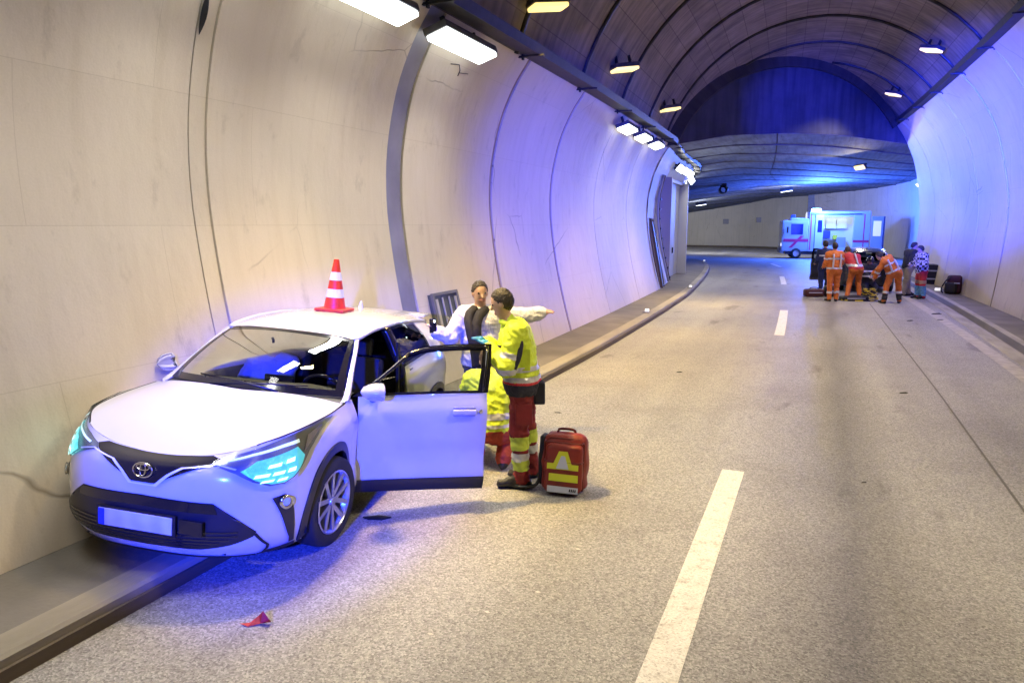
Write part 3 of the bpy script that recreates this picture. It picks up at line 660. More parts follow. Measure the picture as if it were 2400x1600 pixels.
mb = MB(); Q = P.copy(); Q[..., 2] -= .035; Q[..., 1] *= .97; mb.grid(Q[:, 2:-2]); mb.obj('headliner', mat('headliner_grey', (.10, .10, .10), .9), CAR, smooth=True)
mb = MB(); mb.add([(-3.33, -.48, 1.37), (-3.33, .48, 1.37), (-3.30, .68, 1.12), (-3.30, -.68, 1.12)], [(0, 1, 2, 3)]); mb.obj('rear_window', M_PRIV, CAR)
mb = MB(); mb.box((-3.34, 0, 1.425), (.20, 1.02, .03), bev=.01); mb.obj('rear_spoiler', M_BODY, CAR, smooth=True, auto=.6)
mb = MB(); mb.lathe([(.03, 0), (.024, .03), (.012, .07), (.004, .085), (0, .086)], 10, origin=(-2.62, 0, 1.525)); mb.obj('roof_aerial', M_BODY, CAR, smooth=True)
# hood
HC = []
cols = [-1, -.75, -.4, 0, .4, .75, 1]
hr = [(SB(np.array([0.]), np.array([5.]))[0], SB(np.array([2.15]), np.array([5.]))[0]), ((.50, 0, .915), SB(np.array([3.]), np.array([5.]))[0]), ((.28, 0, .965), SB(np.array([4.]), np.array([5.]))[0]), ((.0, 0, 1.015), SB(np.array([5.]), np.array([5.]))[0]), ((-.23, 0, 1.05), (-.40, .80, 1.002))]
for k_, (c, e) in enumerate(hr):
    row = []
    for t in cols:
        a = abs(t); x = c[0] + (e[0] - c[0]) * a ** 2.2; z = c[2] + (e[2] - c[2]) * a ** (3.4 if k_ else 2.) + .012 * math.sin(PI * a) * (k_ > 0)
        if k_ == 0: p = SB(np.array([2.15 * a]), np.array([5.]))[0]; row.append((p[0], math.copysign(p[1], t) if t else 0, p[2]))
        else: row.append((x, e[1] * t, z))
    HC.append(row)
SH = make_surf(np.array(HC)); aa, bb = np.meshgrid(np.linspace(0, 6, 49), np.linspace(0, 4, 33), indexing='ij'); P = SH(aa, bb)
mb = MB(); mb.grid(P[::-1]); mb.obj('hood', M_BODY, CAR, smooth=True)
for sd in (1, -1):   # dark shut line between hood and fender
    e = SH(np.full(30, 6. if sd > 0 else 0.), np.linspace(.05, 3.95, 30)); mb = MB(); mb.tube([tuple(p + np.array([0, 0, -.002])) for p in e], .006, 6); mb.obj('hood_gap', M_RIMD, CAR)
# windscreen + cowl
WC = []
for t_ in (0, .33, .66, 1.):
    c = np.array((-.27, 0, 1.055)) * (1 - t_) + np.array((-1.005, 0, 1.476)) * t_ + np.array([.0, 0, .045]) * math.sin(PI * t_)
    e = np.array((-.55, .748, 1.03)) * (1 - t_) + np.array((-1.12, .578, 1.42)) * t_ + np.array([.02, 0, .02]) * math.sin(PI * t_)
    WC.append([(c[0] + (e[0] - c[0]) * abs(t) ** 2, e[1] * t, c[2] + (e[2] - c[2]) * abs(t) ** 2) for t in (-1, -.66, -.33, 0, .33, .66, 1)])
SW = make_surf(np.array(WC)); aa, bb = np.meshgrid(np.linspace(0, 6, 31), np.linspace(0, 3, 19), indexing='ij')
mb = MB(); mb.grid(SW(aa, bb)[::-1]); WSC = mb.obj('windscreen', M_WSG, CAR, smooth=True)
# black frit border of the windscreen
fb = MB()
def wp(poly): 
    o = patch(poly, SW, .002 * SGN, .3); fb.add(o.v, o.f)
wp([(0, 0), (6, 0), (6, .30), (5.4, .20), (3, .16), (.6, .20), (0, .30)]); wp([(0, 3), (0, 2.84), (6, 2.84), (6, 3)]); wp([(0, .2), (.22, .3), (.16, 2.9), (0, 2.9)]); wp([(6, .2), (6, 2.9), (5.84, 2.9), (5.78, .3)])
fb.obj('windscreen_border', M_GBLK, WSC, smooth=True)
mb = MB(); G = []
for t in np.linspace(-1, 1, 25):
    a = abs(t); p0 = np.array((-.21 - .17 * a ** 2.2, .80 * t, 1.035 - .045 * a ** 2.5)); p1 = np.array((-.30 - .28 * a ** 2, .76 * t, 1.052 - .03 * a ** 2)); G.append([p0, (p0 + p1) / 2 - [0, 0, .012], p1])
mb.grid(np.array(G)); mb.obj('cowl_panel', M_BLK, CAR, smooth=True)
for (y0, y1) in ((.30, -.42), (-.28, .50)):
    mb = MB(); mb.tube([(-.27, y0, 1.062), (-.33, (y0 + y1) / 2, 1.10), (-.42, y1, 1.115)], [.012, .010, .006], 6); mb.obj('wiper', M_BLK, CAR, smooth=True)
# ---- front details (in surface parameters a=column, b=row)
def both(poly, name, m, off, parent=CAR, maxe=.2, S=SB):
    for sd in (1, -1): patch(poly, S, off, maxe, sd).obj(name, m, parent, smooth=True)
def whole(poly, name, m, off, parent=CAR, maxe=.2):
    mb = MB()
    for sd in (1, -1): o = patch(poly, SB, off, maxe, sd); mb.add(o.v, o.f)
    return mb.obj(name, m, parent, smooth=True)
# upper grille with the dip for the badge
UG = whole([(0, 3.10), (.22, 3.10), (.42, 3.62), (.64, 4.10), (1.22, 4.40), (1.32, 4.62), (1.1, 4.90), (0, 4.96)], 'upper_grille', M_GBLK, .006)
lw = [(0, 3.02), (.24, 3.02), (.45, 3.55), (.68, 4.00), (1.3, 4.30), (1.75, 4.05)]
both(line_poly(lw, .07), 'grille_lip', mat('car_paint_lip', (.82, .82, .82), .15, coat=.8), .010)
# lower grille
LG = whole([(0, .62), (1.1, .66), (1.75, .95), (2.25, 1.25), (2.32, 1.42), (1.75, 2.05), (1.35, 2.52), (0, 2.60)], 'lower_grille', M_BLK, .006)
whole([(0, 2.20), (1.45, 2.12), (1.36, 2.49), (0, 2.57)], 'grille_brow', M_GBLK, .012, LG)
for b_ in (.72, .86, 1.0, 1.14, 1.28, 1.42):
    whole([(0, b_), (min(1.9, 1.05 + (b_ - .7) * 1.5), b_ + .03), (min(1.9, 1.05 + (b_ - .7) * 1.5), b_ + .075), (0, b_ + .05)], 'grille_slat', M_GBLK, .014, LG)
# dark gap line beside the lip end and the side intakes with fog lamps
both(line_poly([(2.28, 1.36), (2.62, .70), (2.60, .45), (2.5, .18)], .085), 'bumper_gap', M_BLK, .008)
both([(2.62, 2.58), (2.95, 2.66), (3.16, 2.52), (3.45, 1.3), (3.55, .42), (3.30, .40), (3.28, .80), (2.98, 1.6)], 'side_intake', M_BLK, .007)
both([(2.2, .02), (3.62, .02), (3.62, .32), (2.6, .26)], 'bumper_skirt', M_BLK, .007)
whole([(0, -.02), (2.3, -.02), (2.3, .10), (0, .14)], 'bumper_chin', M_BLK, .006)
for sd in (1, -1):
    p = SB(np.array([2.98]), np.array([2.36]))[0]; nn = normal(SB, np.array([2.98]), np.array([2.36]))[0] * SGN; p = (p + nn * .012) * [1, sd, 1]; nn = nn * [1, sd, 1]
    R = Vector(nn).to_track_quat('Z', 'Y').to_matrix()
    mb = MB(); mb.lathe([(0, .012), (.030, .012), (.040, .008), (.046, 0)], 18); mb.v = [tuple(R @ Vector(v) + Vector(p)) for v in mb.v]; FL = mb.obj('fog_lamp', M_CHR, CAR, smooth=True)
    mb = MB(); mb.lathe([(0, .022), (.018, .020), (.026, .013)], 14); mb.v = [tuple(R @ Vector(v) + Vector(p)) for v in mb.v]; mb.obj('fog_lens', mat('fog_lens_glass', (.5, .6, .8), .1, coat=.5), FL, smooth=True)
    mb = MB(); mb.lathe([(.030, .018), (.038, .024), (.046, .018)], 18); mb.v = [tuple(R @ Vector(v) + Vector(p)) for v in mb.v]; mb.obj('fog_ring', M_CHR, FL, smooth=True)
# headlights
HLP = [(1.20, 4.30), (1.32, 4.60), (1.75, 4.80), (2.6, 4.90), (3.6, 4.95), (4.7, 4.97), (5.15, 4.88), (4.6, 4.66), (4.0, 4.30), (3.55, 3.85), (3.25, 3.38), (2.95, 3.12), (2.55, 3.12), (2.15, 3.40), (1.75, 3.86)]
def shrink(poly, k):
    P = np.array(poly); c = P.mean(0); return [tuple(q) for q in c + (P - c) * k]
for sd in (1, -1):
    HL = patch(HLP, SB, .004, .2, sd).obj('headlight', mat('headlight_bezel', (.30, .32, .33), .25, metal=.7), CAR, smooth=True)
    patch([(1.85, 3.95), (2.2, 4.35), (3.5, 4.55), (3.75, 4.25), (3.45, 3.82), (3.16, 3.40), (2.92, 3.20), (2.58, 3.20), (2.2, 3.48)], SB, .010, .12, sd).obj('reflector_bowl', M_LREFL, HL, smooth=True)
    for (a_, b_, w_, h_) in ((2.32, 3.66, .34, .16), (2.72, 3.72, .30, .16), (3.10, 3.80, .26, .18), (2.45, 3.36, .30, .12), (2.82, 3.38, .26, .14), (2.62, 4.06, .34, .13), (3.08, 4.16, .30, .14)):
        patch([(a_ - w_ / 2, b_ - h_ / 2), (a_ + w_ / 2, b_ - h_ / 2 + .05), (a_ + w_ / 2 + .05, b_ + h_ / 2 + .05), (a_ - w_ / 2 + .05, b_ + h_ / 2)], SB, .018, .2, sd).obj('led_module', M_LITE, HL)
    patch(line_poly([(1.5, 4.46), (2.1, 4.62), (2.9, 4.68), (3.6, 4.70)], .10), SB, .016, .2, sd).obj('daytime_strip', mat('drl_strip', (.8, .9, .92), .2, emit=(.8, 1, 1), estr=.5), HL, smooth=True)
    patch([(3.75, 4.35), (4.05, 4.75), (4.75, 4.86), (4.3, 4.62)], SB, .012, .2, sd).obj('indicator_reflector', M_CHR, HL, smooth=True)
    patch(HLP, SB, .026, .2, sd).obj('headlight_cover', M_HCLR, HL, smooth=True)
# badge: oval ring with two inner ovals
p = SB(np.array([0.]), np.array([3.72]))[0] + np.array([.018, 0, 0])
bd = MB()
def oval(cy, cz, ry, rz, r): bd.tube([(p[0] + .006 - .25 * (cz + rz * math.sin(t)) * .35, cy + ry * math.cos(t), p[2] + cz + rz * math.sin(t)) for t in np.linspace(0, 2 * PI, 28)[:-1]], r, 6, closed=True)
oval(0, 0, .068, .046, .0055); oval(0, .018, .046, .018, .0042); oval(0, .004, .020, .040, .0042); bd.obj('badge', M_CHR, CAR, smooth=True)
# number plate (unreadable) on its holder
px = SB(np.array([0.]), np.array([1.75]))[0]
mb = MB(); mb.box((px[0] + .022, -.02, .415), (.016, .56, .135), bev=.004); NP = mb.obj('number_plate', M_BLK, CAR)
mb = MB(); mb.box((px[0] + .033, -.02, .415), (.006, .52, .11)); mb.obj('plate_face', mat('plate_white', (.62, .62, .66), .4, var=.15, vscale=9, detail=0), NP)
mb = MB(); mb.box((px[0] + .0375, -.26, .415), (.004, .042, .108)); mb.obj('plate_blue_band', mat('plate_blue', (.02, .06, .5), .4), NP)
mb = MB(); mb.box((px[0] + .016, .36, .42), (.012, .16, .09)); mb.obj('sensor_cover', M_GBLK, CAR)
# wheel arch cladding, wells, underbody
for sd in (1, -1):
    for wx in WHEELS:
        mb = MB(); G = []
        for t in np.linspace(-.32, PI + .32, 41):
            r0, r1 = RA - .012, RA + .055
            x0, z0 = wx + r0 * math.cos(t), WZ + r0 * math.sin(t); x1, z1 = wx + r1 * math.cos(t), WZ + r1 * math.sin(t)
            def yat(x, z):
                col = np.interp(-x, [-.60, -.38, 0, .38, .62, 1.15, 1.7, 2.2, 2.64, 3.0, 3.28], [3, 4, 5, 6, 7, 8, 9, 10, 11, 12, 13])
                bs = np.linspace(0, 5, 60); zz = SB(np.full(60, col), bs); return float(np.interp(z, zz[:, 2], zz[:, 1]))
            y0, y1 = yat(x0, max(z0, .2)), yat(x1, max(z1, .2))
            G.append([(x0, (y0 - .06) * sd, z0), (x0, (y0 + .013) * sd, z0), (x1, (y1 + .010) * sd, z1), (x1, (y1 - .004) * sd, z1)])
        G = np.array(G); mb.grid(G if sd < 0 else G[:, ::-1]); mb.obj('arch_cladding', M_BLK, CAR, smooth=True, auto=.7)
        mb = MB(); G = [[(wx + RA * math.cos(t), y * sd, WZ + RA * math.sin(t)) for y in (.52, .86)] for t in np.linspace(-.25, PI + .25, 24)]; mb.grid(np.array(G)); mb.add([(wx, .52 * sd, WZ)] + [tuple(g[0]) for g in G], [(0, i, i + 1) for i in range(1, 24)]); mb.obj('wheel_well', M_RIMD, CAR)
mb = MB(); mb.box((-1.25, 0, .26), (4.1, 1.02, .12)); mb.box((-1.32, 0, .245), (1.8, 1.62, .08)); mb.obj('underbody', M_RIMD, CAR)
# wheels
def wheel():
    w = empty('wheel')
    mb = MB(); mb.lathe([(.222, -.10), (.30, -.112), (.326, -.095), (.335, -.05), (.335, .05), (.326, .095), (.30, .112), (.222, .10)], 48, axis='Y'); mb.obj('tyre', M_RUB, w, smooth=True)
    mb = MB(); mb.lathe([(.236, .108), (.226, .112), (.212, .095), (.205, .02), (.20, -.09)], 48, axis='Y'); mb.lathe([(.0, .01), (.19, .0)], 24, mi=1, axis='Y')
    RIM = mb.obj('rim', [M_RIM, M_RIMD], w, smooth=True, auto=.8)
    for k in range(5):
        mb = MB()
        for e in (-1, 1):
            a = k * 2 * PI / 5 + PI / 2; ca, sa = math.cos(a), math.sin(a)
            def q(r, t, y): return (r * ca - t * sa, y, r * sa + t * ca)
            o0, o1 = e * .020, e * .062; wd0, wd1 = .017, .020
            V = [q(.03, o0 - wd0, .085), q(.03, o0 + wd0, .085), q(.222, o1 - wd1, .104), q(.222, o1 + wd1, .104), q(.03, o0 - wd0, .04), q(.03, o0 + wd0, .04), q(.222, o1 - wd1, .06), q(.222, o1 + wd1, .06)]
            mb.add(V, [(0, 1, 3, 2), (0, 2, 6, 4), (1, 5, 7, 3), (2, 3, 7, 6)])
        mb.obj('spoke', M_RIM, RIM)
    mb = MB(); mb.lathe([(0, .098), (.03, .098), (.036, .09), (.038, .05)], 20, axis='Y'); mb.obj('hub_cap', M_RIM, RIM, smooth=True, auto=.6)
    return w
w0 = wheel(); first = True
for wx in WHEELS:
    for sd in (1, -1):
        w = w0 if first else copy_tree(w0); first = False
        w.parent = CAR; w.location = (wx, sd * .785, WZ); w.rotation_euler = (0, (.35 if wx == 0 else .9), (PI if sd < 0 else 0) + (math.radians(-4) if wx == 0 else 0))
# mirrors
def mirror(parent, sd, loc, rz=0.):
    r_ = MB(); n = 14; V = []; G = []
    for i, (x, k) in enumerate(((.115, .10), (.095, .55), (.05, .86), (0, 1.0), (-.045, 1.0), (-.06, .92))):
        G.append([(x, .115 * k * math.cos(t) * 1.0 - .01 * i * 0, .078 * k * math.sin(t) + .012 * math.cos(t) * k) for t in np.linspace(0, 2 * PI, 25)])
    r_.grid(np.array(G)); Mx = Matrix.Translation(Vector(loc)) @ Matrix.Rotation(rz, 4, 'Z') @ Matrix.Scale(sd, 4, (0, 1, 0))
    r_.v = [tuple(Mx @ Vector(v)) for v in r_.v]; MR = r_.obj('side_mirror', M_BODY, parent, smooth=True)
    mb = MB(); G = [[(-.052, .105 * k * math.cos(t), .070 * k * math.sin(t) + .01 * math.cos(t)) for t in np.linspace(0, 2 * PI, 25)] for k in (.01, 1)]; mb.grid(np.array(G)); mb.v = [tuple(Mx @ Vector(v)) for v in mb.v]; mb.obj('mirror_glass', M_CHR, MR)
    mb = MB(); mb.tube([Mx @ Vector((-.02, -.06, -.04)), Mx @ Vector((-.01, -.13, -.085)), Mx @ Vector((0, -.2, -.11))], [.03, .028, .03], 8); mb.obj('mirror_arm', M_GBLK, MR, smooth=True)
mirror(CAR, -1, (-.70, -.985, 1.115), 0)
# ---- open left front door, hinged at its front edge
HINGE = Vector((-.64, .86, 0)); DOOR = empty('front_door'); DOOR.parent = CAR; DOOR.location = HINGE
DOOR_ANGLE = math.radians(-62); DOOR.rotation_euler = (0, 0, DOOR_ANGLE)
def reparent(o, pa=DOOR): 
    o.data.transform(Matrix.Translation(-HINGE)); o.parent = pa; return o
DS = reparent(body_panel('door_skin', 7.02, 8.98, 1.0, 4.985, DOOR, M_BODY, 1, .08)); tag(DS, 'open door skin tinted by blue light')
dt = body_panel('door_sill_trim', 7.02, 8.98, .12, 1.03, DOOR, M_BLK, 1, .1); dt.data.transform(Matrix.Scale(1.012, 4, (0, 1, 0))); reparent(dt)
di = body_panel('door_card', 7.04, 8.96, .14, 4.95, DOOR, M_INT, 1, .15); di.data.transform(Matrix.Translation((0, -.085, 0))); reparent(di)
mb = MB()   # edge between skin and card
for a_ in (7.03, 8.97):
    P = SB(np.full(20, a_), np.linspace(.14, 4.97, 20)); mb.grid(np.stack([P, P - [0, .086, 0]], 1))
A = np.linspace(7.03, 8.97, 16)
for b_ in (.14, 4.97):
    P = SB(A, np.full(16, b_)); mb.grid(np.stack([P, P - [0, .086, 0]], 1))
reparent(mb.obj('door_edge', M_BODY, DOOR))
reparent(body_panel('door_glass', .26, 2.84, .06, 1.78, DOOR, M_SIDEG, 1, .1, arch=False, S=SU))
fr = MB()
for (q0, q1, w0_, w1) in ((.10, .30, .0, 2.0), (2.80, 3.0, .0, 2.0), (.3, 2.84, .0, .10), (.3, 2.84, 1.76, 1.99)):
    for off in (.004, -.02):
        o = patch([(q0, w0_), (q1, w0_), (q1, w1), (q0, w1)], SU, off, .2, 1); fr.add(o.v, o.f if off > 0 else [f[::-1] for f in o.f])
rail = SU(np.r_[np.full(9, .2), np.linspace(.2, 2.9, 20), np.full(9, 2.9)], np.r_[np.linspace(0.05, 1.88, 9), np.full(20, 1.88), np.linspace(1.88, .05, 9)]); fr.tube([tuple(p) for p in rail], .016, 6)
reparent(fr.obj('door_frame', M_GBLK, DOOR, smooth=True))
ph = SB(np.array([8.62]), np.array([4.12]))[0]
mb = MB(); mb.box((0, 0, 0), (.20, .03, .042), bev=.012); mb.v = [(v[0] + ph[0], v[1] + ph[1] + .028, v[2] + ph[2]) for v in mb.v]; HD = reparent(mb.obj('door_handle', M_BODY, DOOR, smooth=True))
mb = MB(); mb.lathe([(0, .004), (.014, .004), (.018, 0)], 12, axis='Y', origin=(ph[0] - .14, ph[1] + .012, ph[2])); reparent(mb.obj('door_lock', M_CHR, DOOR))
mb = MB(); mb.box((ph[0], ph[1] + .010, ph[2] - .0), (.19, .012, .075), bev=.005); reparent(mb.obj('handle_recess', mat('recess_shadow', (.30, .30, .30), .4), DOOR))
mr = empty('mirror_tmp'); mirror(DOOR, 1, Vector((-.74, .985, 1.10)) - HINGE, 0); bpy.data.objects.remove(mr)
mb = MB(); mb.box((-.30, -.11, .62), (.42, .06, .06), bev=.02); mb.obj('armrest', M_INT, DOOR)
# ---- cabin
mb = MB(); mb.box((-1.75, 0, .30), (2.7, 1.5, .05)); mb.box((-1.75, -.80, .64), (2.3, .03, .70)); mb.box((-2.45, .80, .66), (1.0, .03, .74)); mb.box((-3.15, 0, .75), (.06, 1.4, .9)); mb.box((-.48, 0, .60), (.05, 1.45, .62)); mb.obj('cabin_shell', M_INT, CAR)
mb = MB(); G = []
for y in np.linspace(-.74, .74, 20): G.append([(-.36, y, 1.00), (-.55, y, 1.03 - .03 * abs(y)), (-.80, y, 1.03 - .02 * abs(y) + .025 * math.exp(-((y - .36) / .2) ** 2)), (-.92, y, .97), (-.90, y, .78), (-.80, y, .60)])
mb.grid(np.array(G)); DASH = mb.obj('dashboard', mat('dash_grey', (.085, .085, .088), .7), CAR, smooth=True)
mb = MB(); mb.box((-.93, .0, .98), (.03, .26, .16), bev=.01); mb.obj('display', M_GBLK, DASH)
mb = MB(); mb.box((-1.3, 0, .50), (1.0, .22, .36), bev=.05); mb.obj('centre_console', M_INT, CAR, smooth=True, auto=.7)
mb = MB(); Rw = Matrix.Rotation(math.radians(-66), 3, 'Y'); mb.tube([Rw @ Vector((.185 * math.cos(t), .185 * math.sin(t), 0)) + Vector((-1.02, .37, .93)) for t in np.linspace(0, 2 * PI, 33)[:-1]], .016, 8, closed=True); SWH = mb.obj('steering_wheel', M_GBLK, CAR, smooth=True)
mb = MB(); mb.box((-1.0, .37, .93), (.06, .14, .12), bev=.02); mb.tube([(-1.0, .20, .93), (-1.0, .54, .93)], .014, 6); mb.tube([(-.99, .37, .9), (-.80, .37, .84)], .04, 8); mb.obj('wheel_hub', M_INT, SWH)
mb = MB(); mb.box((-.86, -.01, 1.352), (.03, .24, .065), bev=.014); mb.tube([(-.84, 0, 1.37), (-.80, 0, 1.42)], .012, 6); mb.obj('rear_view_mirror', M_BLK, CAR)
def seat(x, y, w=.50):
    r_ = empty('seat'); r_.parent = CAR; r_.location = (x, y, 0)
    mb = MB(); mb.box((.12, 0, .52), (.52, w, .16), bev=.05); mb.obj('seat_cushion', M_SEAT, r_, smooth=True, auto=.8)
    Rb = Matrix.Rotation(math.radians(-14), 3, 'Y'); mb = MB(); mb.box((-.20, 0, .84), (.16, w, .62), bev=.06, R=Rb); mb.obj('seat_back', M_SEAT, r_, smooth=True, auto=.8)
    mb = MB(); mb.box((-.29, 0, 1.235), (.10, .26, .17), bev=.04, R=Rb); mb.tube([(-.27, -.05, 1.1), (-.28, -.05, 1.2)], .008, 6); mb.tube([(-.27, .05, 1.1), (-.28, .05, 1.2)], .008, 6); mb.obj('headrest', M_SEAT, r_, smooth=True, auto=.8)
for y in (.37, -.37): seat(-1.45, y)
seat(-2.45, .33, .62); seat(-2.45, -.33, .62)
mb = MB(); mb.tube([(-1.62, .79, 1.36), (-1.66, .80, .9), (-1.6, .80, .45)], .018, 6); mb.obj('seat_belt', M_BLK, CAR)
# B pillar on the open side, sill and rear-door frame
mb = MB(); Bp = cr([(-1.72, .815, .36), (-1.74, .83, .7), (-1.75, .785, 1.05), (-1.755, .70, 1.28), (-1.75, .615, 1.46)], 5); mb.tube([tuple(p) for p in Bp], .05, 8); mb.obj('b_pillar', M_GBLK, CAR, smooth=True)
mb = MB(); mb.tube([(-.66, .79, .34), (-1.7, .79, .34)], .06, 8); mb.obj('door_sill', M_BODY, CAR, smooth=True)
# pose: left wheels on the road, right wheels up on the walkway, rear against the wall
CAR_H, CAR_R, CAR_P = math.radians(11.5), math.radians(4.0), math.radians(1.8)
CX0, CY0, CZ0 = -3.30, 4.16, .0
def car_matrix():
    h, r, pt = CAR_H, CAR_R, CAR_P
    fw = Vector((math.sin(h), -math.cos(h), 0)); lf = Vector((math.cos(h), math.sin(h), 0)); up = Vector((0, 0, 1))
    lf2 = lf * math.cos(r) - up * math.sin(r); up2 = up * math.cos(r) + lf * math.sin(r)
    fw2 = fw * math.cos(pt) + up2 * math.sin(pt); up3 = fw2.cross(lf2)
    M = Matrix((fw2, lf2, up3)).transposed().to_4x4(); M.translation = Vector((CX0, CY0, CZ0)) - lf2 * .80
    return M
def remap(x): 
    t = min(1., max(0., -x / .6)); return x + .17 * t * t * (3 - 2 * t)
def zmap(z): return z if z < 1.0 else 1.0 + (z - 1.0) * .93
for o in CAR.children:
    if o.type == 'MESH':
        for v in o.data.vertices: v.co.x = remap(v.co.x); v.co.z = zmap(v.co.z)
        for c in o.children:
            if c.type == 'MESH':
                for v in c.data.vertices: v.co.x = remap(v.co.x); v.co.z = zmap(v.co.z)
    else:
        o.location.x = remap(o.location.x)
        if o == DOOR:
            for c in o.children:
                if c.type == 'MESH':
                    for v in c.data.vertices: v.co.z = zmap(v.co.z)
CARM = car_matrix(); CAR.matrix_world = CARM
bpy.context.view_layer.update()
# a second, dark car stands among the far group: same body shell, own meshes
DARKCAR = copy_tree(CAR)
M_DPAINT = mat('car_paint_dark', (.010, .011, .016), .25, coat=.6)
def kids(o):
    for c in o.children: yield c; yield from kids(c)
for o in kids(DARKCAR):
    if o.type == 'MESH':
        o.data = o.data.copy()
        for i, m in enumerate(o.data.materials):
            if m in (M_BODY, MATS['car_paint_lip']): o.data.materials[i] = M_DPAINT
            if m in (M_LITE, M_LREFL, MATS['drl_strip']): o.data.materials[i] = M_CHR
DARKCAR.name = 'dark_car'; tag(DARKCAR, 'black car with its front door open, hidden behind the orange rescuers', 'car')
h_ = math.radians(2); DARKCAR.matrix_world = Matrix.Translation((1.42, 31.2, 0)) @ Matrix.Rotation(PI / 2 + h_, 4, 'Z')
bpy.context.view_layer.update()
# the right rear is pushed in where it meets the tunnel wall
inv = None
def wall_x(y, z):
    return float(np.interp(z, [p[1] for p in PL], [p[0] for p in PL])) + DL(y) + .03
def all_children(o):
    for c in o.children: yield c; yield from all_children(c)
for o in list(all_children(CAR)):
    if o.type != 'MESH': continue
    Mw = o.matrix_world; n = len(o.data.vertices); co = np.empty(n * 3, np.float32); o.data.vertices.foreach_get('co', co); co = co.reshape(-1, 3)
    Wd = co @ np.array(Mw.to_3x3()).T + np.array(Mw.translation); ch = False
    for i in range(n):
        lim = wall_x(Wd[i, 1], Wd[i, 2])
        if Wd[i, 0] < lim:
            Wd[i, 0] = lim + .004 * (i % 5); ch = True
    if ch and o.data.users == 1:
        Mi = Mw.inverted(); co2 = (Wd @ np.array(Mi.to_3x3()).T + np.array(Mi.translation)).astype(np.float32); o.data.vertices.foreach_set('co', co2.ravel()); o.data.update()
# traffic cone on the roof
M_CONE = mat('cone_red', (.62, .04, .02), .45, var=.15, vscale=12); M_CONEW = mat('cone_white', (.70, .72, .78), .35)
def roof_at(x, y):
    return CARM @ Vector((x, y, 0))
rz_ = float(np.interp(-1.95, [-2.0, -1.6], [1.556, 1.548]))
CONE = empty('traffic_cone', label='red and white striped traffic cone standing on the white car roof', cat='traffic cone')
CM = CARM @ Matrix.Translation((-1.80, .0, 1.0 + .556 * .93)); CONE.matrix_world = CM
mb = MB(); mb.box((0, 0, .014), (.29, .29, .028), bev=.008); mb.obj('cone_base', M_CONE, CONE)
zz = [.028, .135, .215, .30, .38, .50]; rad = lambda z: .105 - (z - .028) / .472 * .080
for i in range(5):
    mb = MB(); prof = [(rad(zz[i]) + (.002 if i % 2 else 0), zz[i]), (rad(zz[i + 1]) + (.002 if i % 2 else 0), zz[i + 1])] + ([(rad(.5) - .008, .502), (0.012, .495)] if i == 4 else [])
    mb.lathe(prof, 28); mb.obj('cone_body' if i % 2 == 0 else 'reflective_sleeve', M_CONEW if i % 2 else M_CONE, CONE, smooth=True, auto=.8)
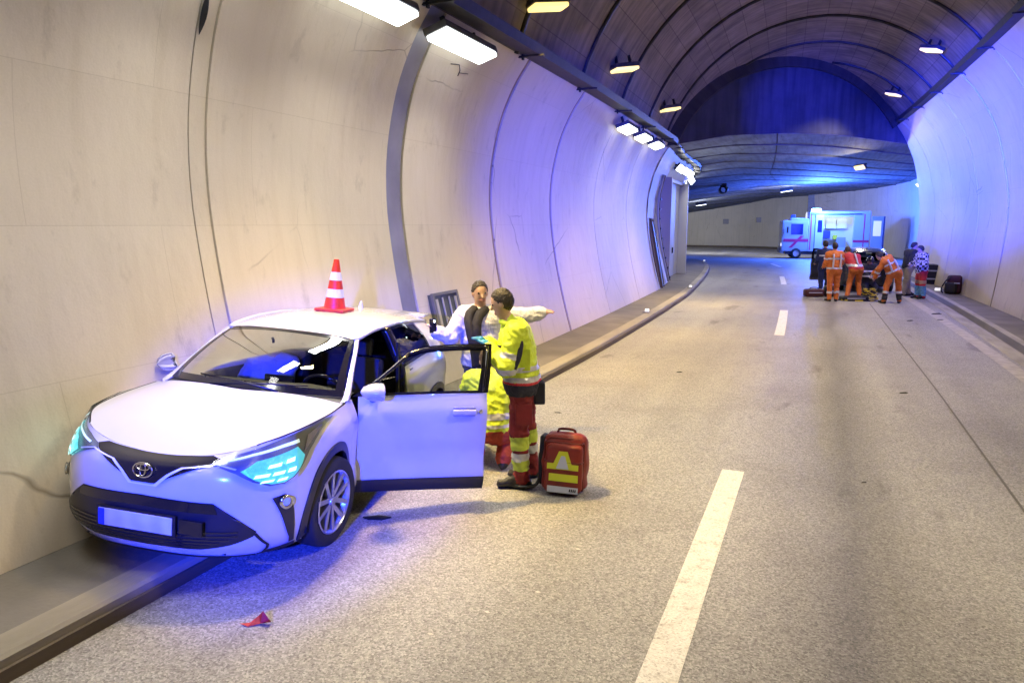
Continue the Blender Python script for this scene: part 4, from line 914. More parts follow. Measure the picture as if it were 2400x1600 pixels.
# ------------------------------------------------------------------ people (one continuous skin each, from a smooth distance field)
def V3(*a): return np.array(a, float)
def sdf_eval(X, pr):
    k = pr['t']
    if k == 'c':
        a, b, ra, rb = pr['a'], pr['b'], pr['ra'], pr['rb']; ba = b - a; L = max(1e-9, ba @ ba)
        t = np.clip(((X - a) @ ba) / L, 0, 1); d = np.linalg.norm(X - a - t[..., None] * ba, axis=-1) - (ra + (rb - ra) * t); return d
    R = pr.get('R', np.eye(3)); Y = (X - pr['a']) @ R; r = pr['r']
    k0 = np.linalg.norm(Y / r, axis=-1); k1 = np.linalg.norm(Y / (r * r), axis=-1) + 1e-9; return k0 * (k0 - 1) / k1
def sdf_mesh(prims, vox, cut=None):
    lo = np.min([np.minimum(p['a'], p.get('b', p['a'])) - (max(p.get('ra', 0), p.get('rb', 0)) if p['t'] == 'c' else max(p['r'])) for p in prims], 0) - 3 * vox
    hi = np.max([np.maximum(p['a'], p.get('b', p['a'])) + (max(p.get('ra', 0), p.get('rb', 0)) if p['t'] == 'c' else max(p['r'])) for p in prims], 0) + 3 * vox
    n = np.ceil((hi - lo) / vox).astype(int) + 1; ax = [lo[i] + vox * np.arange(n[i]) for i in range(3)]
    D = np.full(n, 1.0)
    for p in prims:
        rad = max(p.get('ra', 0), p.get('rb', 0)) if p['t'] == 'c' else max(p['r']); pad = rad + .10
        a = np.minimum(p['a'], p.get('b', p['a'])) - pad; b = np.maximum(p['a'], p.get('b', p['a'])) + pad
        i0 = np.clip(((a - lo) / vox).astype(int), 0, n); i1 = np.clip(((b - lo) / vox).astype(int) + 1, 0, n)
        sl = tuple(slice(i0[i], i1[i]) for i in range(3)); G = np.stack(np.meshgrid(*[ax[i][sl[i]] for i in range(3)], indexing='ij'), -1)
        if G.size == 0: continue
        d = sdf_eval(G, p); o = D[sl]; k = p.get('k', .03)
        if k > 0: h = np.clip(.5 + .5 * (o - d) / k, 0, 1); D[sl] = o * (1 - h) + d * h - k * h * (1 - h)
        else: D[sl] = np.minimum(o, d)
    if cut is not None:
        G = np.stack(np.meshgrid(*ax, indexing='ij'), -1); D = np.maximum(D, cut(G))
    # surface nets
    S = D < 0; c = n - 1
    cs = [S[dx:c[0] + dx, dy:c[1] + dy, dz:c[2] + dz] for dx in (0, 1) for dy in (0, 1) for dz in (0, 1)]
    tot = sum(q.astype(int) for q in cs); act = (tot > 0) & (tot < 8); idx = np.full(act.shape, -1); ids = np.argwhere(act); idx[act] = np.arange(len(ids))
    acc = np.zeros((len(ids), 3)); cnt = np.zeros(len(ids)); offs = [(dx, dy, dz) for dx in (0, 1) for dy in (0, 1) for dz in (0, 1)]
    for A in range(8):
        for B in range(A + 1, 8):
            oa, ob = np.array(offs[A]), np.array(offs[B])
            if abs(oa - ob).sum() != 1: continue
            da = D[tuple((ids + oa).T)]; db = D[tuple((ids + ob).T)]; m = (da < 0) != (db < 0)
            t = np.where(m, da / np.where(m, da - db, 1), 0); acc[m] += (oa + (ob - oa) * t[:, None])[m]; cnt[m] += 1
    V = lo + vox * (ids + acc / cnt[:, None]); F = []
    for d in range(3):
        e = np.eye(3, dtype=int)[d]; u, w = [np.eye(3, dtype=int)[q] for q in range(3) if q != d]
        a = S[tuple(slice(0, n[i] - e[i]) for i in range(3))]; b = S[tuple(slice(e[i], n[i]) for i in range(3))]; X = np.argwhere(a != b)
        X = X[(X - u >= 0).all(1) & (X - w >= 0).all(1) & (X < c).all(1)]
        q = [idx[tuple((X - o).T)] for o in (0 * u, u, u + w, w)]; fl = a[tuple(X.T)]; ok = np.min(q, 0) >= 0
        quad = np.stack(q, 1)[ok]; fl = fl[ok]
        if d == 1: fl = ~fl
        quad[~fl] = quad[~fl][:, ::-1]; F.append(quad)
    return V, np.vstack(F)
def smooth_mesh(V, F, it=1, lam=.5):
    n = len(V)
    for _ in range(it):
        acc = np.zeros_like(V); cnt = np.zeros(n)
        for i in range(4):
            a, b = F[:, i], F[:, (i + 1) % 4]; np.add.at(acc, a, V[b]); np.add.at(acc, b, V[a]); np.add.at(cnt, a, 1); np.add.at(cnt, b, 1)
        V = V + lam * (acc / np.maximum(cnt, 1)[:, None] - V)
    return V
RVEC = V3(math.cos(YAW), math.sin(YAW), 0); FVEC = V3(-math.sin(YAW), math.cos(YAW), 0)
def unit(v): return v / (np.linalg.norm(v) + 1e-12)
def cap(a, b, ra, rb, m, k=.03, tag=None): return dict(t='c', a=np.array(a, float), b=np.array(b, float), ra=ra, rb=rb, m=m, k=k, tag=tag)
def ell(a, r, m, R=None, k=.02, tag=None): return dict(t='e', a=np.array(a, float), r=np.array(r, float), m=m, R=np.eye(3) if R is None else R, k=k, tag=tag)
M_SKIN = mat('skin', (.50, .31, .22), .55, var=.06, vscale=20)
M_EYE = mat('eye_dark', (.02, .015, .012), .2)
M_HAIRD = mat('hair_dark', (.035, .026, .022), .55, bump=.5, bscale=120, stretch=(1, 1, .2)); M_HAIRB = mat('hair_brown', (.10, .062, .038), .55, bump=.5, bscale=120, stretch=(1, 1, .2))
M_HVY = mat('hivis_yellow', (.62, .78, .04), .6, var=.12, vscale=9, bump=.5, bscale=14); M_REFL = mat('reflective_tape', (.62, .63, .66), .35, metal=.25, var=.08, vscale=20)
M_NAVY = mat('navy_cloth', (.012, .014, .03), .7, bump=.4, bscale=16); M_DRED = mat('dark_red_trousers', (.20, .012, .018), .7, var=.15, vscale=6, bump=.6, bscale=11)
M_KNIT = mat('white_knit', (.66, .65, .68), .85, var=.08, vscale=40, bump=.8, bscale=60, stretch=(1, 1, .25)); M_SCARF = mat('black_scarf', (.014, .012, .016), .8, bump=.7, bscale=40, stretch=(1, 1, .12))
M_ORNG = mat('rescue_orange', (.56, .145, .018), .65, var=.14, vscale=8, bump=.5, bscale=12); M_RVEST = mat('red_vest', (.58, .03, .045), .6, var=.12, vscale=8, bump=.4, bscale=14)
M_BOOT = mat('black_boot', (.014, .013, .013), .5, bump=.3, bscale=40); M_BLKC = mat('black_jacket', (.012, .012, .015), .7, bump=.4, bscale=16); M_BEIGE = mat('beige_trousers', (.34, .30, .25), .75, var=.1, vscale=8, bump=.4, bscale=14)
M_GLOVE = mat('blue_glove', (.02, .20, .42), .45); M_REDG = mat('red_glove', (.5, .02, .03), .5); M_GREYT = mat('grey_trousers', (.09, .09, .10), .8, bump=.4, bscale=14); M_DBLUE = mat('dark_blue_cloth', (.012, .022, .09), .7, bump=.4, bscale=15)
M_HELM = mat('helmet_white', (.7, .7, .68), .35); M_LCAP = mat('cap_blue', (.10, .14, .4), .7); M_LBLUE = mat('pale_blue_shirt', (.32, .40, .62), .8, bump=.4, bscale=18)
def checker(name, c1, c2, sc):
    k = NT(name); tc = k.n('TexCoord').outputs['Object']; ch = k.n('TexChecker', {'Vector': tc, 'Color1': (*c1, 1), 'Color2': (*c2, 1), 'Scale': sc}); k.set(Base_Color=ch.outputs[0], Roughness=.85); return k.m
M_CHECK = checker('checked_knit', (.62, .60, .62), (.02, .02, .025), 13.)
def hand(pr, w, d, up, m, s=1., curl=.35, side=1, k=.012):
    """palm + five fingers from wrist w, pointing d, back of the hand facing up"""
    d = unit(d); up = unit(up - d * (up @ d)); x = np.cross(d, up) * side; pm = w + d * .085 * s
    for o in (-.022, .0, .022): pr.append(cap(w + x * o * .6 * s, pm + x * o * s, .019 * s, .018 * s, m, .02))
    for i, (o, L) in enumerate(((-.034, .062), (-.012, .072), (.011, .077), (.033, .070))):
        a = pm + x * o * s; b = a + unit(d - up * curl * .6) * L * .5 * s; c = b + unit(d - up * curl * 1.8) * L * .55 * s
        pr += [cap(a, b, .0105 * s, .010 * s, m, .006), cap(b, c, .010 * s, .008 * s, m, .004)]
    a = w + d * .03 * s + x * .03 * s; b = a + unit(d * .6 + x * .8 - up * .2) * .05 * s; c = b + unit(d * .9 + x * .3 - up * .3) * .035 * s
    pr += [cap(a, b, .014 * s, .012 * s, m, .01), cap(b, c, .012 * s, .009 * s, m, .004)]
def head(pr, c, face, m=None, up=V3(0, 0, 1), s=1., detail=True):
    m = m or M_SKIN; f = unit(face); u = unit(up - f * (up @ f)); x = np.cross(f, u); R = np.stack([x, f, u], 1)
    pr += [ell(c + u * .02, (.076 * s, .096 * s, .106 * s), m, R, .02), ell(c + f * .03 - u * .065 * s, (.052 * s, .055 * s, .055 * s), m, R, .04)]
    if detail:
        pr += [cap(c + f * .088 * s + u * .012, c + f * .112 * s - u * .02, .010, .014, m, .012), cap(c + f * .083 * s - u * .062 - x * .02, c + f * .083 * s - u * .062 + x * .02, .011, .011, mat('lips', (.38, .17, .14), .5), .006)]
        for e in (-1, 1): pr += [ell(c + x * e * .077 * s - u * .005, (.012, .024, .034), m, R, .008), cap(c + f * .082 * s + u * .016 + x * (e * .031 - .008), c + f * .082 * s + u * .016 + x * (e * .031 + .008), .009, .009, M_EYE, 0.)]
    return R
def finish(name, prims, vox, label, group=None, extras=(), stripes=(), sm=1, wrinkle=.0135, cat='person'):
    V, F = sdf_mesh(prims, vox); V = smooth_mesh(V, F, sm)
    C = V[F].mean(1); best = np.full(len(C), 1e9); mi = np.zeros(len(C), int); tt = np.zeros(len(C)); pid = np.zeros(len(C), int); mats = []
    for i, p in enumerate(prims):
        if p['m'] not in mats: mats.append(p['m'])
        d = sdf_eval(C, p); k = d < best; best[k] = d[k]; mi[k] = mats.index(p['m']); pid[k] = i
        if p['t'] == 'c': ba = p['b'] - p['a']; t = ((C - p['a']) @ ba) / (ba @ ba); tt[k] = t[k]
    base = V3(V[:, 0].mean(), V[:, 1].mean(), V[:, 2].min())
    if wrinkle:
        from mathutils import noise as mnoise
        vm = np.zeros(len(V)); soft = np.array([0. if (m in (M_SKIN, M_EYE)) else 1. for m in mats]); np.maximum.at(vm, F.ravel(), np.repeat(soft[mi], 4))
        cc = V.mean(0); G3 = np.zeros_like(V)
        fn_ = np.cross(V[F[:, 1]] - V[F[:, 0]], V[F[:, 2]] - V[F[:, 0]])
        for q in range(4): np.add.at(G3, F[:, q], fn_)
        G3 /= np.linalg.norm(G3, axis=1, keepdims=True) + 1e-12
        d_ = np.array([.9 * mnoise.noise(Vector((p[0] * 8 + p[2] * 4, p[1] * 8 - p[2] * 5, p[2] * 10))) + .9 * (.45 - 1.6 * abs(mnoise.noise(Vector((p[0] * 11 + p[2] * 5, p[1] * 11 - p[2] * 6, p[2] * 17 + p[0] * 6)))))  + .35 * mnoise.noise(Vector((p[0] * 40, p[1] * 40, p[2] * 32))) for p in V])
        V = V + G3 * (d_ * vm * wrinkle)[:, None]
    me = bpy.data.meshes.new(name); me.from_pydata((V - base).tolist(), [], F.tolist())
    for m in mats: me.materials.append(m)
    me.polygons.foreach_set('material_index', mi); me.polygons.foreach_set('use_smooth', [True] * len(F)); me.update()
    o = bpy.data.objects.new(name, me); COL.objects.link(o); o.location = base; tag(o, label, cat, group)
    N = np.empty(len(V) * 3, np.float32); me.vertices.foreach_get('normal', N); N = N.reshape(-1, 3)
    for (nm, fn, m, off) in stripes:
        keep = fn(C, pid, tt, prims)
        if keep.sum() < 3: continue
        f = F[keep]; used, inv_ = np.unique(f, return_inverse=True); mb = MB(); mb.add((V + N * off - base)[used], inv_.reshape(f.shape)); mb.obj(nm, m, o, smooth=True)
    for (nm, pr2, vx, m, cut) in extras:
        V2, F2 = sdf_mesh(pr2, vx, cut); V2 = smooth_mesh(V2, F2, 1); V2 = V2 + RNG.normal(0, vx * .35, V2.shape) * (nm == 'hair'); mb = MB(); mb.add(V2 - base, F2); mb.obj(nm, m, o, smooth=True)
    return o
def tagband(tagname, t0, t1):
    def fn(C, pid, tt, prims):
        ok = np.array([p.get('tag') == tagname for p in prims])[pid]; return ok & (tt >= t0) & (tt <= t1)
    return fn
def zband(z0, z1, tags):
    def fn(C, pid, tt, prims):
        ok = np.array([p.get('tag') in tags for p in prims])[pid]; return ok & (C[:, 2] >= z0) & (C[:, 2] <= z1)
    return fn
def orient(names, f): return f
def body(base, J, up_m, low_m, shoe_m, th=.015, thl=.012, skin=None, hand_m=None, fig=1., detail=True, face=None, sleeve=1.0, headm=None, torso_tag='torso', legs_m2=None):
    """J: joints in the frame (x = R, y = F, z up) relative to base"""
    skin = skin or M_SKIN; B = np.array(base, float)
    P = {k: B + RVEC * v[0] + FVEC * v[1] + V3(0, 0, v[2]) for k, v in J.items() if k not in ('face', 'hdL', 'hdR', 'upL', 'upR')}
    D = {k: RVEC * v[0] + FVEC * v[1] + V3(0, 0, v[2]) for k, v in J.items() if k in ('face', 'hdL', 'hdR', 'upL', 'upR')}
    pr = []
    ch, pe = P['chest'], P['pelvis']
    for s in 'LR':
        sh, hp = P['sh' + s], P['hip' + s]; ins = ch + (sh - ch) * .62; low = pe + (hp - pe) * .75
        pr.append(cap(low + (ch - pe) * .10, ins - (ch - pe) * .02, .108 + th, .098 + th, up_m, .06, torso_tag))
    pr.append(cap(pe + (ch - pe) * .05, ch, .118 + th, .125 + th, up_m, .06, torso_tag))
    pr.append(cap(P['shL'], P['shR'], .062 + th, .062 + th, up_m, .05, torso_tag))
    pr.append(cap(ch, P['neck'], .07, .055, up_m, .05))
    for s in 'LR':
        pr += [cap(P['sh' + s], P['el' + s], .058 + th, .047 + th, up_m, .03, 'uarm' + s), cap(P['el' + s], P['wr' + s], .047 + th, .034 + th, up_m, .025, 'farm' + s)]
        pr += [cap(P['hip' + s], P['kn' + s], .088 + thl, .060 + thl, low_m, .04, 'thigh' + s), cap(P['kn' + s], P['an' + s], .060 + thl, .046 + thl, low_m, .025, 'shin' + s)]
        an, to = P['an' + s], P['to' + s]; hl = an + unit(an - to) * .05; hl[2] = to[2]
        pr += [cap(an, an - V3(0, 0, .03), .052, .05, shoe_m, .02, 'shoe' + s), cap(hl, to, .040, .038, shoe_m, .03, 'shoe' + s), cap(an, (an + to) / 2, .047, .043, shoe_m, .03, 'shoe' + s)]
    pr += [cap(P['hipL'], P['hipR'], .10 + thl, .10 + thl, low_m, .05, 'hips'), cap(pe, pe + (ch - pe) * .12, .115 + thl, .11 + thl, low_m, .04, 'hips')]
    f = D['face']; pr.append(cap(P['neck'] - V3(0, 0, .03), P['head'] - V3(0, 0, .05), .052, .05, skin, .02)); R = head(pr, P['head'], f, headm, detail=detail)
    for s, sd in (('L', -1), ('R', 1)):
        d = D.get('hd' + s, unit(P['wr' + s] - P['el' + s])); hand(pr, P['wr' + s], d, D.get('up' + s, V3(0, 0, 1)), hand_m or skin, side=sd)
    return pr, P, R
def hair(P, R, m, length=.0, s=1.):
    c = P['head']; x, f, u = R[:, 0], R[:, 1], R[:, 2]
    pr2 = [ell(c + u * .026 - f * .008, (.086 * s, .104 * s, .112 * s), m, R, .01)]
    if length: pr2.append(cap(c - f * .05, c - f * .06 - V3(0, 0, length), .07, .05, m, .04))
    def cut(X): 
        Y = X - c; return (Y @ f) * .85 - (Y @ u) * .52 - .012
    return ('hair', pr2, .008, m, cut)
STAND = dict(pelvis=(0, 0, .98), chest=(0, .0, 1.34), neck=(0, 0, 1.50), head=(0, 0, 1.64))
# --- paramedic in the hi-vis jacket (seen from his left, facing the car)
J = dict(pelvis=(.0, .02, .97), chest=(-.05, .02, 1.33), neck=(-.11, .03, 1.51), head=(-.17, .03, 1.655), face=(-.93, .15, -.32),
         shL=(-.05, -.15, 1.41), shR=(-.06, .20, 1.41), elL=(-.13, -.24, 1.13), elR=(-.17, .24, 1.14), wrL=(-.27, -.08, 1.26), wrR=(-.30, .14, 1.28),
         hdL=(-.5, .4, .5), hdR=(-.6, -.3, .4), hipL=(.0, -.09, .93), hipR=(.02, .10, .93), knL=(-.02, -.10, .51), knR=(.05, .14, .51), anL=(-.0, -.11, .10), anR=(.10, .16, .10), toL=(-.19, -.11, .04), toR=(-.09, .17, .04))
pr, P, R = body((-2.40, 5.90, 0), J, M_HVY, M_DRED, M_BOOT, th=.034, thl=.022, hand_m=M_GLOVE)
B0 = V3(-2.40, 5.90, 0)
st = [('reflective_band', zband(1.075, 1.125, ('torso', 'uarmL', 'uarmR', 'farmL', 'farmR')), M_REFL, .004), ('reflective_band', zband(.985, 1.035, ('torso',)), M_REFL, .004),
      ('belt', zband(.86, .965, ('torso', 'hips', 'thighL', 'thighR')), M_NAVY, .006), ('jacket_hem', zband(.962, .984, ('torso', 'hips')), M_RVEST, .005),
      ('knee_patch', tagband('shinL', .06, .36), mat('lime_patch', (.55, .68, .08), .6), .004), ('knee_patch', tagband('shinR', .06, .36), MATS['lime_patch'], .004),
      ('reflective_band', tagband('shinL', .42, .60), M_REFL, .004), ('reflective_band', tagband('shinR', .42, .60), M_REFL, .004), ('trouser_cuff', tagband('shinL', .60, .82), MATS['lime_patch'], .004),
      ('reflective_band', tagband('uarmL', .62, .78), M_REFL, .004)]
MEDIC = finish('person', pr, .0095, 'person in hi-vis yellow jacket and dark red trousers standing beside the red backpack', extras=[hair(P, R, M_HAIRD)], stripes=st)
def strap_path(name, pts, r, m, parent, flat=.35, n=8):
    """flat strap along camera-frame points given in world space"""
    mb = MB(); P_ = cr(pts, 6); mb.tube([tuple(p) for p in P_], r, n); o = mb.obj(name, m, parent, smooth=True); o.location = -Vector(parent.location) if parent else (0, 0, 0); return o
def fr(b, x, y, z): return np.array(b, float) + RVEC * x + FVEC * y + V3(0, 0, z)
strap_path('sleeve_stripe', [fr(B0, -.03, -.19, 1.43), fr(B0, -.01, -.235, 1.33), fr(B0, -.03, -.268, 1.22), fr(B0, -.07, -.285, 1.12)], .024, M_NAVY, MEDIC)
strap_path('shoulder_radio', [fr(B0, -.19, -.09, 1.30), fr(B0, -.20, -.10, 1.20)], .028, M_NAVY, MEDIC)
mb = MB(); mb.tube([tuple(fr(B0, .075 * math.cos(t) - .105, .085 * math.sin(t) + .03, 1.475 - .02 * math.cos(t))) for t in np.linspace(0, 2 * PI, 20)[:-1]], .026, 8, closed=True); o = mb.obj('collar', M_HVY, MEDIC, smooth=True); o.location = -MEDIC.location
for (x_, z_) in ((.02, .70), (.0, 1.19)):
    mb = MB(); mb.box(tuple(fr(B0, x_ + .0, -.185 if z_ < 1 else -.20, z_)), (.15, .03, .19), rz=YAW, bev=.012); o = mb.obj('pocket', M_DRED if z_ < 1 else M_HVY, MEDIC); o.location = -MEDIC.location
mb = MB(); mb.box(tuple(fr(B0, .16, -.02, .86)), (.10, .12, .20), rz=YAW, bev=.02); o = mb.obj('belt_pouch', M_NAVY, MEDIC); o.location = -MEDIC.location
# --- person in white knit with black scarf, arms spread
J = dict(pelvis=(0, 0, .95), chest=(.0, .02, 1.29), neck=(-.01, .03, 1.47), head=(-.02, .02, 1.62), face=(.30, -.95, -.1),
         shL=(.18, .03, 1.38), shR=(-.19, .03, 1.38), elL=(.42, .05, 1.37), elR=(-.33, -.10, 1.17), wrL=(.62, .06, 1.40), wrR=(-.46, -.16, 1.22), hdL=(.95, .0, .22), hdR=(-.6, -.2, .7), upL=(0, -.3, 1),
         hipL=(.09, .0, .90), hipR=(-.09, .0, .90), knL=(.10, .0, .49), knR=(-.10, .0, .49), anL=(.11, .02, .09), anR=(-.11, .02, .09), toL=(.13, -.16, .04), toR=(-.13, -.16, .04))
B1 = V3(-3.30, 6.98, 0)
pr, P, R = body(B1, J, M_KNIT, M_GREYT, M_BOOT, th=.040, thl=.016)
KN = finish('person', pr, .0095, 'person in white knit jumper and black scarf with arms spread behind the car', extras=[hair(P, R, M_HAIRD)], stripes=[('knit_hem', zband(.86, .93, ('torso', 'hips')), M_KNIT, .01)])
for pts in ([fr(B1, -.07, -.03, 1.46), fr(B1, -.13, -.12, 1.39), fr(B1, -.115, -.19, 1.25), fr(B1, -.07, -.20, 1.05), fr(B1, -.05, -.19, .86)], [fr(B1, .05, -.04, 1.45), fr(B1, -.02, -.13, 1.40), fr(B1, -.05, -.20, 1.25), fr(B1, -.02, -.20, 1.02), fr(B1, .0, -.19, .90)]):
    strap_path('scarf', pts, .052, M_SCARF, KN)
mb = MB(); mb.tube([tuple(fr(B1, .075 * math.cos(t) - .02, .075 * math.sin(t) + .02, 1.425 + .02 * math.sin(t))) for t in np.linspace(0, 2 * PI, 20)[:-1]], .042, 8, closed=True); o = mb.obj('scarf_loop', M_SCARF, KN, smooth=True); o.location = -KN.location
PH = empty('phone_light', tuple(fr(B1, -.50, -.22, 1.30)), YAW, label='small lit phone held up by the person in white knit', cat='phone')
mb = MB(); mb.box((0, 0, 0), (.075, .010, .15), bev=.004); mb.obj('phone_case', M_GBLK, PH)
mb = MB(); mb.lathe([(0, 0), (.009, 0)], 10, axis='Y', origin=(.015, -.0065, .05)); mb.obj('phone_lamp', mat('phone_led', (.8, 1, 1), .3, emit=(.7, 1, 1), estr=30.), PH)
# --- crouching helper in hi-vis behind the open door
B2 = V3(-2.88, 6.28, 0)
J = dict(pelvis=(.02, -.06, .40), chest=(.0, .05, .74), neck=(-.02, .14, .90), head=(-.03, .22, 1.0), face=(-.2, .9, -.3),
         shL=(-.18, .08, .84), shR=(.18, .07, .82), elL=(-.27, .18, .62), elR=(.25, .22, .60), wrL=(-.22, .36, .60), wrR=(.18, .40, .60),
         hipL=(-.10, -.03, .36), hipR=(.12, -.03, .36), knL=(-.20, .34, .46), knR=(.20, .36, .40), anL=(-.14, .04, .12), anR=(.13, -.10, .10), toL=(-.17, .20, .04), toR=(.15, .08, .04))
pr, P, R = body(B2, J, M_HVY, mat('orange_red_trousers', (.42, .05, .02), .7, var=.15, vscale=8, bump=.5, bscale=12), M_BOOT, th=.034, thl=.03)
finish('person', pr, .0095, 'person in yellow hi-vis crouching beside the open car door', extras=[hair(P, R, M_HAIRB)],
       stripes=[('reflective_band', zband(.50, .56, ('torso',)), M_REFL, .004), ('reflective_band', zband(.42, .455, ('torso', 'hips')), M_REFL, .004), ('reflective_band', tagband('uarmL', .5, .7), M_REFL, .004), ('reflective_band', tagband('uarmR', .5, .7), M_REFL, .004)])
# --- person sitting in the car, passenger side
def carp(x, y, z): return np.array(CARM @ Vector((remap(x), y, z)))
def CJ(**k):
    out = {}
    for n_, v in k.items():
        w = carp(*v); out[n_] = ((w - 0) @ RVEC, (w - 0) @ FVEC, w[2])
    return out
J = CJ(pelvis=(-1.40, -.37, .66), chest=(-1.50, -.37, .98), neck=(-1.50, -.37, 1.12), head=(-1.47, -.36, 1.235), shL=(-1.49, -.19, 1.05), shR=(-1.49, -.55, 1.05), elL=(-1.33, -.16, .84), elR=(-1.33, -.60, .84), wrL=(-1.14, -.25, .78), wrR=(-1.14, -.47, .78),
       hipL=(-1.38, -.28, .63), hipR=(-1.38, -.46, .63), knL=(-.99, -.26, .70), knR=(-.99, -.48, .70), anL=(-.86, -.27, .40), anR=(-.86, -.47, .40), toL=(-.72, -.27, .36), toR=(-.72, -.47, .36))
fw_ = np.array(CARM.to_3x3() @ Vector((1, .25, -.1))); J['face'] = (fw_ @ RVEC, fw_ @ FVEC, fw_[2])
pr, P, R = body((0, 0, 0), J, M_LBLUE, M_GREYT, M_BOOT, th=.012)
finish('person', pr, .012, 'person in pale blue top sitting in the passenger seat of the white car', extras=[hair(P, R, M_HAIRB)])
# ------------------------------------------------------------------ red rescue backpack beside the paramedic
M_PACK = mat('backpack_red', (.20, .016, .010), .5, var=.15, vscale=10, bump=.35, bscale=30); M_PACKD = mat('backpack_edge', (.10, .006, .006), .55); M_LIME = mat('lime_tape', (.62, .66, .03), .45); M_SILV = mat('silver_tape', (.52, .56, .66), .35, metal=.2)
PK = empty('red_backpack', (-1.98, 5.86, 0), YAW + math.radians(-14), label='red rescue backpack with lime reflective patches on the road', cat='backpack'); PK.rotation_euler = (math.radians(-5), math.radians(1.5), PK.rotation_euler[2])
def soft_box(c, d, bev, seg=3, bulge=.0):
    bm = bmesh.new(); bmesh.ops.create_cube(bm, size=1)
    for q in bm.verts: q.co = Vector((q.co.x * d[0], q.co.y * d[1], q.co.z * d[2]))
    bmesh.ops.bevel(bm, geom=bm.edges[:], offset=bev, segments=seg, affect='EDGES', profile=.5)
    if bulge:
        from mathutils import noise as mn
        bmesh.ops.subdivide_edges(bm, edges=[e for e in bm.edges if e.calc_length() > .05], cuts=5, use_grid_fill=True); bmesh.ops.triangulate(bm, faces=[f for f in bm.faces if len(f.verts) > 4])
        for q in bm.verts:
            p_ = q.co + Vector(c); n_ = mn.noise(p_ * 9) + .5 * mn.noise(p_ * 21); q.co += q.co.normalized() * bulge * n_ * 1.3; q.co.x *= 1 - .10 * max(0, q.co.z / d[2]); q.co.y += .02 * (q.co.z / d[2]) ** 2
    bm.verts.index_update(); mb = MB(); mb.add([tuple(q.co + Vector(c)) for q in bm.verts], [[q.index for q in f.verts] for f in bm.faces]); bm.free(); return mb
soft_box((0, .02, .265), (.40, .22, .52), .075, 4, .014).obj('pack_body', M_PACK, PK, smooth=True, auto=.9)
soft_box((.01, -.10, .235), (.34, .10, .43), .045, 4, .006).obj('front_pocket', M_PACK, PK, smooth=True, auto=.9)
for z in (.47, .30): 
    mb = MB(); mb.tube([(-.165, -.075, z), (-.155, -.15, z), (.165, -.152, z), (.175, -.08, z)], .006, 6); mb.obj('zip', M_PACKD, PK)
mb = MB(); mb.tube([(-.17, -.065, .04), (-.17, -.068, .45), (-.12, -.07, .49), (.13, -.07, .49), (.175, -.068, .45), (.175, -.065, .04)], .008, 6); mb.obj('piping', M_PACKD, PK)
yy = -.1525
def flat(poly, name, m, t=.004, y=yy):
    mb = MB(); M_ = Matrix(((1, 0, 0, 0), (0, 0, -1, y), (0, 1, 0, 0), (0, 0, 0, 1))); mb.prism(poly, 0, t, M_); return mb.obj(name, m, PK)
flat([(-.13, .235), (.145, .235), (.145, .285), (.085, .285), (.045, .395), (-.03, .395), (-.075, .285), (-.13, .285)], 'lime_patch', M_LIME)
flat([(-.05, .243), (.06, .243), (.025, .355), (-.008, .355)], 'silver_triangle', M_SILV, .004, yy - .0045)
flat([(-.11, .13), (.145, .13), (.145, .195), (-.11, .195)], 'lime_bar', M_LIME)
flat([(-.12, .03), (.15, .03), (.15, .085), (-.12, .085)], 'silver_bar', M_SILV)
for i in range(4): flat([(.072 + i * .016, .047), (.084 + i * .016, .047), (.086 + i * .016, .070), (.076 + i * .016, .070)], 'maker_mark', M_NAVY, .003, yy - .0045)
mb = MB(); mb.tube(cr([(-.08, .03, .52), (-.06, .03, .555), (.06, .03, .555), (.08, .03, .52)], 5), .012, 6); mb.obj('grab_handle', M_PACKD, PK, smooth=True)
mb = MB(); mb.tube(cr([(-.19, .02, .42), (-.23, .03, .30), (-.22, .0, .16), (-.24, -.04, .05), (-.36, -.06, .015), (-.52, -.02, .012), (-.60, .0, .012), (-.50, .05, .012)], 5), .016, 6); mb.obj('shoulder_strap', M_BLK, PK, smooth=True)
soft_box((-.205, .05, .27), (.05, .16, .44), .02).obj('back_pad', M_NAVY, PK, smooth=True, auto=.9)
# ------------------------------------------------------------------ small things on the road and walls
LF = MB(); LF.add([(0, 0, .004), (.085, .03, .01), (.15, .0, .055), (.16, .05, .012), (.06, .075, .05), (.0, .05, .008), (-.07, .03, .012), (-.03, .015, .008), (.1, .06, .095)], [(0, 1, 4, 5), (1, 2, 3, 4), (0, 5, 6, 7), (1, 3, 8, 4)])
o = LF.obj('red_leaf', mat('dry_red_leaf', (.42, .025, .015), .6, var=.3, vscale=30), label='curled red leaf lying on the road by the kerb', cat='leaf'); o.location = (-2.98, 3.04, .002); o.rotation_euler = (0, 0, YAW); o.scale = (.8, .8, .8)
mb = MB(); mb.add([(0, 0, .012), (.12, .02, .018), (.23, .0, .012), (.16, -.045, .010), (.05, -.035, .010), (.0, .0, .002), (.12, .02, .004), (.23, .0, .002), (.16, -.045, .001), (.05, -.035, .001)], [(0, 1, 2, 3, 4), (9, 8, 7, 6, 5), (0, 5, 6, 1), (1, 6, 7, 2), (2, 7, 8, 3), (3, 8, 9, 4), (4, 9, 5, 0)])
o = mb.obj('trim_fragment', M_BLK, label='black broken trim piece on the road behind the front wheel', cat='debris'); o.location = (-3.28, 4.66, .002); o.rotation_euler = (0, 0, YAW)
